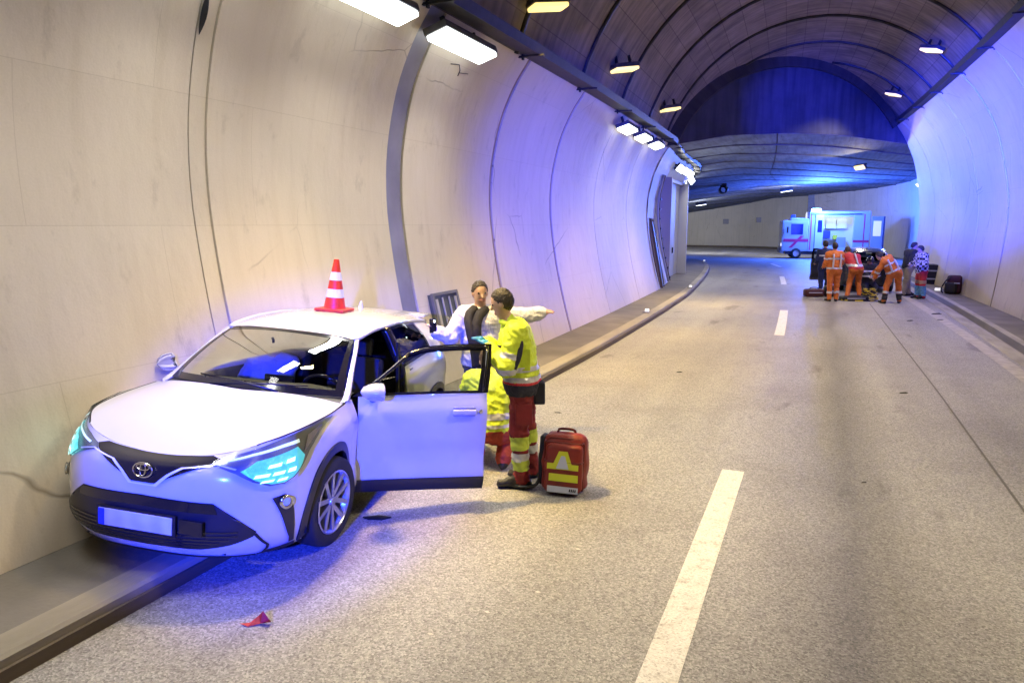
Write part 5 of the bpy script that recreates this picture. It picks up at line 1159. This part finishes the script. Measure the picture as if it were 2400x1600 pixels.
for i, (x, y, s_, lb) in enumerate(((2.91, 21.83, 2.4, 'long dark splinter on the road by the right kerb'), (2.84, 20.57, 1.3, 'short dark splinter on the edge line by the right kerb'), (2.13, 20.09, 1.4, 'dark splinter on the road a step in from the right edge line'), (1.2, 11.32, 1.0, 'dark splinter beside the sealed road joint'), (.5, 7.15, .45, 'small dark pebble in the right lane beside the lane dash'), (-1.97, 11.56, .8, 'small dark chip in the left lane ahead of the backpack'), (-2.93, 8.41, .7, 'small dark chip near the left kerb behind the helpers'))):
    mb = MB(); mb.add([(-.07, 0, .0), (-.02, .02, .0), (.08, .005, .0), (.03, -.02, .0), (-.04, .004, .016), (.04, .0, .02)], [(0, 1, 4), (1, 2, 5, 4), (2, 3, 5), (3, 0, 4, 5), (3, 2, 1, 0)])
    o = mb.obj('splinter', M_BLK, label=lb, cat='debris', group='debris on the road'); o.location = (x, y, .002); o.rotation_euler = (0, 0, YAW + RNG.uniform(-.3, .3)); o.scale = (s_, s_, s_ * .8)
M_CHIP = mat('pale_chip', (.6, .58, .55), .6)
for (x, y) in ((-1.75, 3.75), (-1.55, 4.1), (-1.5, 4.8), (-1.95, 3.4)):
    mb = MB(); mb.add([(-.02, 0, 0), (.0, .012, 0), (.022, 0, 0), (.0, -.012, 0), (0, 0, .007)], [(0, 1, 4), (1, 2, 4), (2, 3, 4), (3, 0, 4)]); o = mb.obj('stone_chip', M_CHIP, label='tiny pale chip on the road left of the near lane dash', cat='debris', group='pale chips on the road'); o.location = (x, y, .001)
# notice cabinet on the left wall
def wallp(s, z, off=0.):
    u = float(np.interp(z, [p[1] for p in PL], [p[0] for p in PL])); u2 = float(np.interp(z + .05, [p[1] for p in PL], [p[0] for p in PL])); sl = (u2 - u) / .05
    n = Vector((1, 0, -sl)).normalized(); return Vector((u + DL(s), s, z)) + n * off
c = wallp(9.24, 1.07, .03); yv = Vector((0, 1, 0)); zv = (wallp(9.24, 1.3) - wallp(9.24, .8)).normalized(); xv = yv.cross(zv)
Mc = Matrix((yv, zv, yv.cross(zv))).transposed().to_4x4(); Mc.translation = c
NC = empty('wall_cabinet', label='grey glazed equipment cabinet set low on the left wall', cat='cabinet'); NC.matrix_world = Mc
mb = MB(); mb.box((0, 0, 0), (.74, .60, .06)); mb.obj('cabinet_back', mat('cabinet_green_grey', (.085, .095, .08), .5, var=.2, vscale=8), NC)
for (x, y, w, h) in ((0, .29, .76, .04), (0, -.29, .76, .04), (-.36, 0, .05, .56), (.36, 0, .05, .56)):
    mb = MB(); mb.box((x, y, .045), (w, h, .04)); mb.obj('frame_bar', mat('cabinet_frame', (.16, .155, .13), .5), NC)
for (x, w, h) in ((-.28, .06, .44), (-.10, .02, .46), (.10, .02, .46), (.29, .05, .44)):
    mb = MB(); mb.box((x, 0, .05), (w, h, .02)); mb.obj('fitting', mat('cabinet_fitting', (.45, .43, .34), .5), NC)
for x in (-.04, .05): 
    mb = MB(); mb.lathe([(0, .012), (.02, .010), (.024, 0)], 12, origin=(x, -.08, .04)); mb.obj('knob', MATS['cabinet_fitting'], NC)
# crack twig high on the wall and dark spots, service door, ladder pipes, steel gate
tw = MB(); tw.tube([wallp(9.2, 4.50, .012), wallp(9.42, 4.53, .012), wallp(9.50, 4.47, .012), wallp(9.50, 4.40, .012)], .006, 5); tw.tube([wallp(9.50, 4.44, .012), wallp(9.75, 4.47, .012)], .005, 5); tw.obj('cable_stub', M_BLK, label='short bent black cable stub high on the left wall', cat='cable')
M_DOORB = mat('door_blue_grey', (.10, .15, .26), .45, var=.12, vscale=5); M_GATE = mat('gate_grey', (.40, .42, .45), .5, var=.10, vscale=2, stretch=(3, 3, .5)); M_BROWN = mat('recess_brown', (.12, .085, .06), .8, var=.2, vscale=5)
def wl_at(y, off, z):
    i = int(np.argmin(abs(WL[:, 1] - y))); t = unit(WL[min(i + 1, len(WL) - 1)] - WL[i - 1]); f_ = (y - WL[i, 1]) / max(1e-6, t[1]); p = WL[i] + t * f_ + np.array([t[1], -t[0]]) * off
    return Vector((p[0], p[1], z)), math.atan2(t[1], t[0])
p, a = wl_at(25.7, .0, 0)
SD = empty('service_door', (p.x, p.y, .13), a, label='narrow blue service door in the left wall below the tray', cat='door'); SD.rotation_euler = (math.radians(-11), 0, a)
mb = MB(); mb.box((0, .03, 1.25), (.95, .10, 2.5)); mb.obj('door_recess', M_BROWN, SD)
mb = MB(); mb.box((.18, -.04, 1.18), (.62, .05, 2.3)); mb.obj('door_leaf', M_DOORB, SD)
for x in (-.14, .51): 
    mb = MB(); mb.box((x, -.04, 1.2), (.06, .09, 2.44)); mb.obj('door_frame', M_BROWN, SD)
mb = MB(); mb.box((.18, -.04, 2.40), (.72, .09, .06)); mb.obj('door_lintel', M_BROWN, SD)
p, a = wl_at(27.4, .05, 0)
PP = empty('wall_ladder', (p.x, p.y, .13), a, label='dark rung ladder and pipe beside the grey steel gate', cat='ladder')
for x in (-.12, .22):
    mb = MB(); mb.tube([(x, -o_ - .06, z_) for o_, z_ in FP[:7]], .045, 8); mb.obj('rail', M_BROWN if x > 0 else M_GATE, PP, smooth=True)
for i in range(9):
    mb = MB(); mb.box((.05, -float(np.interp(.25 + i * .36, [q[1] for q in FP], [q[0] for q in FP])) - .10, .25 + i * .36), (.34, .10, .07)); mb.obj('rung', M_DARK, PP)
p, a = wl_at(31.2, -.36, 0)
GT = empty('steel_gate', (p.x, p.y, .13), a, label='tall grey steel gate in the left wall where it bends', cat='gate')
for i in range(4):
    mb = MB(); mb.box((-1.8 + i * 1.2, 0, 1.95), (1.17, .06, 3.9)); mb.obj('gate_leaf', M_GATE, GT)
for x in (-2.5, 2.5):
    mb = MB(); mb.box((x * .985, -.10, 2.0), (.14, .62, 4.0)); mb.obj('gate_post', mat('gate_post_pale', (.5, .5, .5), .5), GT)
mb = MB(); mb.box((0, -.02, 3.96), (4.7, .34, .12)); mb.obj('gate_header', MATS['gate_post_pale'], GT)
mb = MB(); mb.box((.6, -.06, 1.1), (.04, .05, .24)); mb.obj('gate_handle', M_DARK, GT)
for (x, z, w_) in ((-9.2, 2.6, 'farther from'), (-5.6, 2.75, 'nearer to')):
    i = int(np.argmin(abs(PW3[:, 0] - x))); mb = MB(); mb.box((PW3[i, 0], PW3[i, 1] - .1, z), (.55, .12, .5)); mb.obj('sign_plate', M_GREY, label='small dark square sign on the olive wall, ' + w_ + ' the ambulance', cat='sign', group='signs on the olive wall')
for (a_, b_, w_) in ((-8.4, 26, 'farther from'), (-4.2, 24, 'nearer to')):
    q = roofpt(a_, b_); FN = empty('jet_fan', (q[0], q[1], q[2] - .35), .2, label='dark jet fan hung under the far slab roof, ' + w_ + ' the ambulance', cat='fan', group='fans under the far roof')
    mb = MB(); mb.lathe([(.20, -.8), (.25, -.75), (.25, .75), (.20, .8)], 16, axis='Y'); mb.obj('fan_casing', M_DARK, FN, smooth=True)
    for e in (-.5, .5): 
        mb = MB(); mb.box((0, e, .32), (.3, .05, .3)); mb.obj('hanger', M_DARK, FN)
# ------------------------------------------------------------------ people around the far car
def far(base, J, up, lo, shoe, label, th=.03, thl=.02, hairm=None, stripes=(), cap_m=None, grp=None, helmet=None):
    pr, P, R = body((base[0], base[1], 0), J, up, lo, shoe, th=th, thl=thl, detail=False)
    ex = []
    c = P['head']; u = R[:, 2]
    if helmet: ex = [('helmet', [ell(c + u * .03, (.11, .13, .12), helmet, R), ell(c + u * .0, (.125, .155, .03), helmet, R, .03)], .016, helmet, lambda X: -((X - c) @ u) - .01)]
    elif hairm: ex = [hair(P, R, hairm)]
    o = finish('person', pr, .017, label, grp, ex, stripes, wrinkle=.014); return o, P
def bands(*zz, tags=('torso', 'hips')): return [('reflective_band', zband(a, b, tags), M_REFL, .008) for a, b in zz]
# A: upright, back to the viewer
JA = dict(pelvis=(0, 0, .98), chest=(-.0, .02, 1.36), neck=(0, .05, 1.52), head=(.02, .08, 1.66), face=(.3, .9, -.3), shL=(-.19, .03, 1.44), shR=(.19, .03, 1.44), elL=(-.25, .05, 1.16), elR=(.27, .12, 1.18), wrL=(-.20, .26, 1.06), wrR=(.16, .34, 1.18),
          hipL=(-.10, 0, .93), hipR=(.10, 0, .93), knL=(-.10, .01, .50), knR=(.12, .03, .50), anL=(-.09, .0, .10), anR=(.12, .01, .10), toL=(-.12, .2, .04), toR=(.22, .17, .04))
legs = [('reflective_band', tagband('shin' + s, .45, .62), M_REFL, .008) for s in 'LR']
o, P = far((.42, 24.35), JA, M_ORNG, M_ORNG, M_BOOT, 'person in orange rescue suit standing upright with back turned', hairm=M_HAIRD, stripes=bands((1.28, 1.34), (.99, 1.05)) + legs + [('reflective_band', tagband('uarm' + s, .45, .62), M_REFL, .008) for s in 'LR'])
for x in (-.11, .11): strap_path('back_stripe', [fr((.42, 24.35, 0), x, -.15, 1.45), fr((.42, 24.35, 0), x, -.17, 1.3), fr((.42, 24.35, 0), x, -.155, 1.0)], .026, M_REFL, o)
# B: red vest, stooping towards the car
JB = dict(pelvis=(.06, -.05, .95), chest=(-.02, .20, 1.26), neck=(-.05, .32, 1.40), head=(-.06, .40, 1.50), face=(-.2, .8, -.6), shL=(-.21, .22, 1.34), shR=(.18, .22, 1.32), elL=(-.30, .36, 1.10), elR=(.26, .38, 1.06), wrL=(-.28, .46, .90), wrR=(.20, .52, .90),
          hipL=(-.04, -.03, .91), hipR=(.16, -.03, .91), knL=(-.10, .05, .50), knR=(.18, .06, .50), anL=(-.22, -.12, .10), anR=(.20, -.05, .10), toL=(-.24, .08, .04), toR=(.24, .14, .04))
o, P = far((1.02, 25.5), JB, M_RVEST, M_ORNG, M_BOOT, 'person in red vest and orange trousers stooping over the casualty', hairm=M_HAIRB, stripes=bands((1.02, 1.09)) + [('orange_sleeve', tagband('uarm' + s, .1, 1.), M_ORNG, .006) for s in 'LR'] + [('reflective_band', tagband('farm' + s, .1, .35), M_REFL, .009) for s in 'LR'])
strap_path('back_stripe', [fr((1.02, 25.5, 0), .0, .05, 1.44), fr((1.02, 25.5, 0), .02, -.05, 1.28), fr((1.02, 25.5, 0), .05, -.15, 1.05)], .026, M_REFL, o)
# C: orange suit, legs apart, bending to the left
JC = dict(pelvis=(.10, 0, .93), chest=(-.09, .08, 1.22), neck=(-.20, .16, 1.33), head=(-.28, .22, 1.40), face=(-.6, .6, -.5), shL=(-.24, .0, 1.24), shR=(.02, .24, 1.36), elL=(-.36, .05, 1.00), elR=(-.16, .34, 1.06), wrL=(-.40, .14, .78), wrR=(-.36, .34, .88),
          hipL=(.0, 0, .90), hipR=(.20, 0, .90), knL=(-.10, .02, .48), knR=(.28, .05, .48), anL=(-.16, -.02, .10), anR=(.32, .03, .10), toL=(-.20, .17, .04), toR=(.42, .17, .04))
o, P = far((1.98, 24.35), JC, M_ORNG, M_ORNG, M_BOOT, 'person in orange rescue suit bending over with legs apart', hairm=M_HAIRD, stripes=[('reflective_band', tagband('torso', .02, .18), M_REFL, .008), ('reflective_band', tagband('torso', .72, .86), M_REFL, .008)] + [('reflective_band', tagband('shin' + s, .30, .48), M_REFL, .008) for s in 'LR'] + [('boot_shaft', tagband('shin' + s, .5, 1.), M_BOOT, .006) for s in 'LR'] + [('reflective_band', tagband('farm' + s, .2, .45), M_REFL, .009) for s in 'LR'])
for q in ((-.20, -.09), (.02, -.06)): strap_path('back_stripe', [fr((1.98, 24.35, 0), q[0] + .02, q[1] + .0, 1.31), fr((1.98, 24.35, 0), q[0] + .08, q[1] - .05, 1.15), fr((1.98, 24.35, 0), q[0] + .15, q[1] - .04, .98)], .028, M_REFL, o)
# D: black jacket, beige trousers, leaning towards E
JD = dict(pelvis=(-.02, 0, .97), chest=(.05, .0, 1.33), neck=(.09, .0, 1.50), head=(.12, -.02, 1.63), face=(.8, -.4, -.2), shL=(.06, -.18, 1.42), shR=(.02, .18, 1.42), elL=(-.05, -.26, 1.14), elR=(.16, .22, 1.16), wrL=(.12, -.30, 1.02), wrR=(.34, .10, 1.08),
          hipL=(-.02, -.10, .92), hipR=(-.02, .10, .92), knL=(-.10, -.10, .50), knR=(.06, .10, .50), anL=(-.14, -.08, .10), anR=(.10, .08, .10), toL=(.05, -.12, .04), toR=(.28, .05, .04))
far((2.72, 27.3), JD, M_BLKC, M_BEIGE, M_BOOT, 'person in black jacket and beige trousers by the right kerb', th=.04, thl=.03, hairm=M_HAIRD)
# E: checked jumper, red shorts
JE = dict(pelvis=(0, 0, .92), chest=(-.02, .0, 1.27), neck=(-.04, .02, 1.43), head=(-.08, .02, 1.55), face=(-.9, .1, -.3), shL=(-.04, -.16, 1.36), shR=(-.02, .18, 1.36), elL=(-.06, -.27, 1.10), elR=(-.10, .24, 1.10), wrL=(-.28, -.20, 1.06), wrR=(-.32, .06, 1.08),
          hipL=(0, -.09, .88), hipR=(0, .09, .88), knL=(.02, -.09, .48), knR=(-.02, .10, .48), anL=(.06, -.09, .10), anR=(-.02, .10, .10), toL=(-.12, -.10, .04), toR=(-.20, .09, .04))
far((3.0, 26.35), JE, M_CHECK, M_RVEST, M_BOOT, 'person in black and white checked jumper and red shorts by the right kerb', th=.045, thl=.03, hairm=M_HAIRD,
    stripes=[('legging', tagband('shin' + s, .15, 1.), mat('blue_lit_legging', (.12, .32, .55), .6, var=.4, vscale=30), .006) for s in 'LR'] + [('bare_knee', tagband('thigh' + s, .72, 1.), M_SKIN, .004) for s in 'LR'])  # blue light on the calves is put into the legging colour
# F: dark kneeling helper with reflective bands, G: dark blue helper behind A
JF = dict(pelvis=(.0, .05, .52), chest=(.02, .08, .88), neck=(.02, .05, 1.05), head=(.02, .02, 1.17), face=(0, -.9, -.3), shL=(.19, .06, .97), shR=(-.17, .06, .97), elL=(.26, -.08, .74), elR=(-.24, -.08, .74), wrL=(.12, -.25, .66), wrR=(-.10, -.25, .66),
          hipL=(.10, .05, .48), hipR=(-.10, .05, .48), knL=(.16, -.22, .30), knR=(-.14, -.25, .10), anL=(.16, .0, .10), anR=(-.12, .16, .09), toL=(.18, -.18, .04), toR=(-.12, .30, .05))
far((1.50, 26.5), JF, M_BLKC, M_NAVY, M_BOOT, 'person in black turnout coat kneeling between the rescuers', th=.04, thl=.03, helmet=M_GBLK, stripes=bands((.80, .86), (.66, .70), tags=('torso', 'uarmL', 'uarmR', 'farmL', 'farmR')))
JG = {k: (v if k in ('face',) else (v[0], v[1], v[2])) for k, v in JA.items()}
far((.16, 26.6), JG, M_DBLUE, M_DBLUE, M_BOOT, 'person in dark blue uniform half hidden behind the upright orange rescuer', th=.02, hairm=M_HAIRD, stripes=bands((1.28, 1.34)))
# bags, coil, box
def bag(name, loc, d, m, label, rz=0., handle=True):
    r_ = empty(name, loc, YAW + rz, label=label, cat='bag'); soft_box((0, 0, d[2] / 2), d, min(d) * .28).obj('bag_body', m, r_, smooth=True, auto=.9)
    mb = MB(); mb.tube(cr([(-d[0] * .25, 0, d[2] * .96), (-d[0] * .15, 0, d[2] * 1.15), (d[0] * .15, 0, d[2] * 1.15), (d[0] * .25, 0, d[2] * .96)], 4), .014, 6); mb.obj('bag_handle', M_BLK, r_)
    mb = MB(); mb.box((0, -d[1] / 2 - .004, d[2] * .55), (d[0] * .7, .012, .03)); mb.obj('bag_stripe', M_SILV, r_); return r_
M_BAGR = mat('bag_dark_red', (.055, .008, .012), .6, bump=.4, bscale=25); M_BAGB = mat('bag_black', (.014, .013, .016), .6, bump=.4, bscale=25)
bag('kit_bag', (-.12, 25.7, 0), (.62, .30, .26), M_BAGR, 'dark red kit bag lying on the road left of the rescuers')
bag('kit_bag', (.35, 25.9, 0), (.34, .26, .36), M_BAGB, 'black kit bag on the road at the feet of the rescuers')
bag('kit_bag', (1.05, 24.95, 0), (.80, .34, .13), M_BAGB, 'flat black carrying mat on the road between the orange rescuers')
BK = empty('black_backpack', (4.02, 26.95, .13), YAW - .5, label='dark backpack leaning against the right wall on the walkway', cat='backpack')
soft_box((0, .05, .30), (.42, .26, .60), .09).obj('pack_body', M_BAGR, BK, smooth=True, auto=.9); soft_box((-.10, -.12, .20), (.34, .16, .36), .06).obj('front_pocket', M_BAGB, BK, smooth=True, auto=.9)
mb = MB(); mb.tube(cr([(-.10, -.05, .58), (-.26, -.12, .40), (-.36, -.12, .15), (-.30, -.10, .03)], 5), .022, 6); mb.obj('shoulder_strap', M_BAGB, BK, smooth=True); mb = MB(); mb.box((.06, -.205, .36), (.16, .01, .03)); mb.obj('reflective_tab', M_SILV, BK)
WLp = empty('work_light', (3.72, 28.0, .135), 0, label='small lit hand lamp lying on the right walkway edge', cat='lamp')
mb = MB(); mb.box((0, 0, .05), (.20, .12, .09), bev=.03); mb.obj('lamp_body', M_STUD, WLp); mb = MB(); mb.tube(cr([(.1, 0, .05), (.22, .05, .03), (.35, .02, .01)], 4), .01, 6); mb.obj('lamp_lead', M_BLK, WLp)
BX = empty('equipment_case', (3.98, 31.5, .13), -.05, label='dark equipment case standing against the right wall', cat='case')
mb = MB(); mb.box((0, 0, .36), (.5, .9, .72), bev=.03); mb.obj('case_body', M_NAVY, BX)
for z in (.2, .5): 
    mb = MB(); mb.box((-.02, -.455, z), (.42, .02, .05)); mb.obj('case_stripe', M_SILV, BX)
RC = empty('rope_coil', (1.50, 25.3, 0), 0, label='yellow and black striped line heaped on the road', cat='rope')
M_ROPEY = mat('rope_yellow', (.55, .42, .03), .6)
for k in range(6):
    pts = [(.24 * math.cos(t + k) * (1 - .07 * k) + .03 * math.sin(3 * t + k), .2 * math.sin(t + k) * (1 - .05 * k), .03 + .055 * k + .04 * abs(math.sin(1.5 * t + k))) for t in np.linspace(0, 2 * PI, 26)]
    mb = MB(); mb.tube(pts, .020, 6); mb.m = [(i // 18) % 2 for i in range(len(mb.f))]; mb.obj('rope_loop', [M_ROPEY, M_BLK], RC)
mb = MB(); pts = cr([(.2, -.1, .03), (.05, -.5, .02), (-.5, -.7, .02), (-1.0, -.45, .02)], 8); mb.tube(pts, .02, 6); mb.m = [(i // 18) % 2 for i in range(len(mb.f))]; mb.obj('rope_end', [M_ROPEY, M_BLK], RC)
# ------------------------------------------------------------------ ambulance with its side door open
AM = empty('ambulance', tuple(FVEC * 50.6 + RVEC * 21.55), YAW - math.radians(14), label='ambulance with lit interior, open side door and blue roof beacon', cat='ambulance'); AM.scale = (.92, .96, 1.0)
M_AMB = mat('ambulance_white', (.42, .46, .52), .3, coat=.4, var=.04, vscale=2); M_AMR = mat('ambulance_red', (.55, .03, .12), .4); M_INW = mat('ambulance_interior', (.82, .84, .82), .5)
L0, L1, HB, YF, YB = -2.9, 2.9, 3.12, -1.0, 1.1     # length range, box height, near side, far side
def abox(name, c, d, m, parent=AM, bev=.0): 
    mb = MB(); mb.box(c, d, bev=bev); return mb.obj(name, m, parent)
abox('chassis', (0, .05, .42), (5.6, 1.8, .24), M_BLK)
abox('cab', (-2.15, .05, 1.55), (1.9, 2.0, 2.1), M_AMB, bev=.12); abox('cab_roof_fairing', (-1.9, .05, 2.66), (1.3, 1.9, .18), M_AMB, bev=.06)
abox('cab_window', (-2.05, -.965, 2.0), (.82, .03, .72), mat('ambulance_glass', (.02, .025, .09), .08, coat=.5))
abox('cab_stripe', (-2.1, -.966, 1.25), (1.75, .02, .20), M_AMR)
mb = MB(); mb.prism([(-2.6, .75), (-2.35, .75), (-1.55, 1.55), (-1.8, 1.55)], 0, .02, Matrix(((1, 0, 0, 0), (0, 0, 1, -.985), (0, 1, 0, 0), (0, 0, 0, 1)))); mb.obj('cab_chevron', M_AMR, AM)
abox('side_panel_front', (-.85, YF, 1.82), (.66, .06, 2.6), M_AMB); abox('side_panel_rear', (2.33, YF, 1.82), (1.1, .06, 2.6), M_AMB); abox('side_panel_top', (.63, YF, 2.98), (2.3, .06, .28), M_AMB); abox('side_panel_sill', (.63, YF, .66), (2.3, .06, .28), M_AMB)
abox('box_roof', (.85, .05, HB + .03), (4.1, 2.16, .08), M_AMB, bev=.03); abox('box_back', (.85, YB, 1.82), (4.1, .06, 2.6), M_INW); abox('box_front', (-1.2, .05, 1.82), (.06, 2.1, 2.6), M_INW); abox('box_rear', (2.89, .05, 1.82), (.06, 2.1, 2.6), M_AMB); abox('box_floor', (.85, .05, .56), (4.1, 2.1, .06), mat('ambulance_floor', (.25, .27, .28), .6))
for i, x in enumerate((-.2, .55, 1.3)): abox('cabinet', (x, .88, 2.35), (.70, .36, .62), M_INW, bev=.02)
abox('drawer_unit', (-.05, .8, 1.62), (1.15, .40, .55), mat('drawer_blue', (.04, .06, .2), .4), bev=.02); abox('worktop', (.2, .75, 1.28), (1.9, .5, .06), M_GREY); abox('yellow_case', (.85, .55, 1.45), (.34, .3, .30), M_LIME, bev=.03); abox('treatment_seat', (1.25, .4, 1.0), (.6, .5, .9), mat('seat_grey', (.3, .33, .35), .7), bev=.06)
for (x, m) in ((-.53, M_AMR), (-1.12, M_AMR), (1.82, M_LREFL), (2.5, M_AMR)): abox('reflective_strip', (x, YF - .035, 1.8), (.07, .012, 2.4), m if m != M_LREFL else M_SILV)
abox('lower_stripe', (2.33, YF - .036, 1.2), (1.08, .014, .16), M_AMR); abox('sliding_door', (-.55, YF - .10, 1.82), (.55, .05, 2.3), mat('door_silver_blue', (.55, .58, .62), .35)); abox('sliding_door_window', (-.52, YF - .135, 2.2), (.30, .02, .8), MATS['ambulance_glass'])
abox('door_rail', (.6, YF - .07, 3.0), (3.4, .06, .06), M_DARK)
RD = empty('rear_door'); RD.parent = AM; RD.location = (2.92, YF, 0); RD.rotation_euler = (0, 0, math.radians(14))
abox('door_panel', (.5, 0, 1.75), (.85, .06, 2.2), M_AMB, RD, .02); abox('door_window', (.48, -.04, 2.05), (.56, .02, 1.0), mat('lit_yellow_window', (.72, .70, .42), .4, emit=(.85, .85, .5), estr=.45), RD); abox('door_edge', (.97, -.02, 1.75), (.10, .08, 2.2), MATS['drawer_blue'], RD)
for (x, y) in ((-2.05, -.92), (1.75, -.92), (-2.05, .98), (1.75, .98)):
    w = empty('wheel'); w.parent = AM; w.location = (x, y, .36)
    mb = MB(); mb.lathe([(.2, -.11), (.33, -.12), (.36, -.06), (.36, .06), (.33, .12), (.2, .11)], 24, axis='Y'); mb.obj('tyre', M_RUB, w, smooth=True); mb = MB(); mb.lathe([(0, -.09), (.12, -.09), (.2, -.12), (.21, -.1)], 20, axis='Y'); mb.obj('rim', M_RIM, w)
BC = abox('beacon_bar', (-.75, -.55, HB + .16), (.62, .36, .20), mat('beacon_blue', (.2, .4, 1), .3, emit=(.30, .62, 1.), estr=14.), bev=.05)
abox('tail_beacon', (-2.3, -.2, 2.86), (.34, .30, .22), mat('beacon_off', (.02, .03, .10), .3), bev=.05); abox('mirror', (-2.75, -1.2, 1.95), (.12, .22, .42), M_BLK, bev=.03); abox('bumper', (-3.05, .05, .55), (.25, 1.9, .35), M_GREY, bev=.05); abox('rear_step', (2.95, .05, .5), (.25, 1.7, .1), M_GREY)
abox('head_lamp', (-3.1, -.75, .95), (.08, .30, .22), M_STUD, bev=.02)
l = bpy.data.lights.new('interior_light', 'AREA'); l.shape = 'RECTANGLE'; l.size = 3.2; l.size_y = 1.2; l.energy = 26; l.color = (.85, 1, .98); o = bpy.data.objects.new('interior_light', l); COL.objects.link(o); o.parent = AM; o.location = (.8, .05, HB - .04)
for loc, e in (((-.75, -.9, HB + .55), 3600), ((-.2, -2.6, HB + .25), 1900)):
    l = bpy.data.lights.new('beacon_and_fill_light', 'POINT'); l.energy = e; l.color = (.06, .16, 1.); l.shadow_soft_size = .2; o = bpy.data.objects.new('beacon_and_fill_light', l); COL.objects.link(o); o.parent = AM; o.location = loc
# second light above is no beacon: added in front to tint the side blue
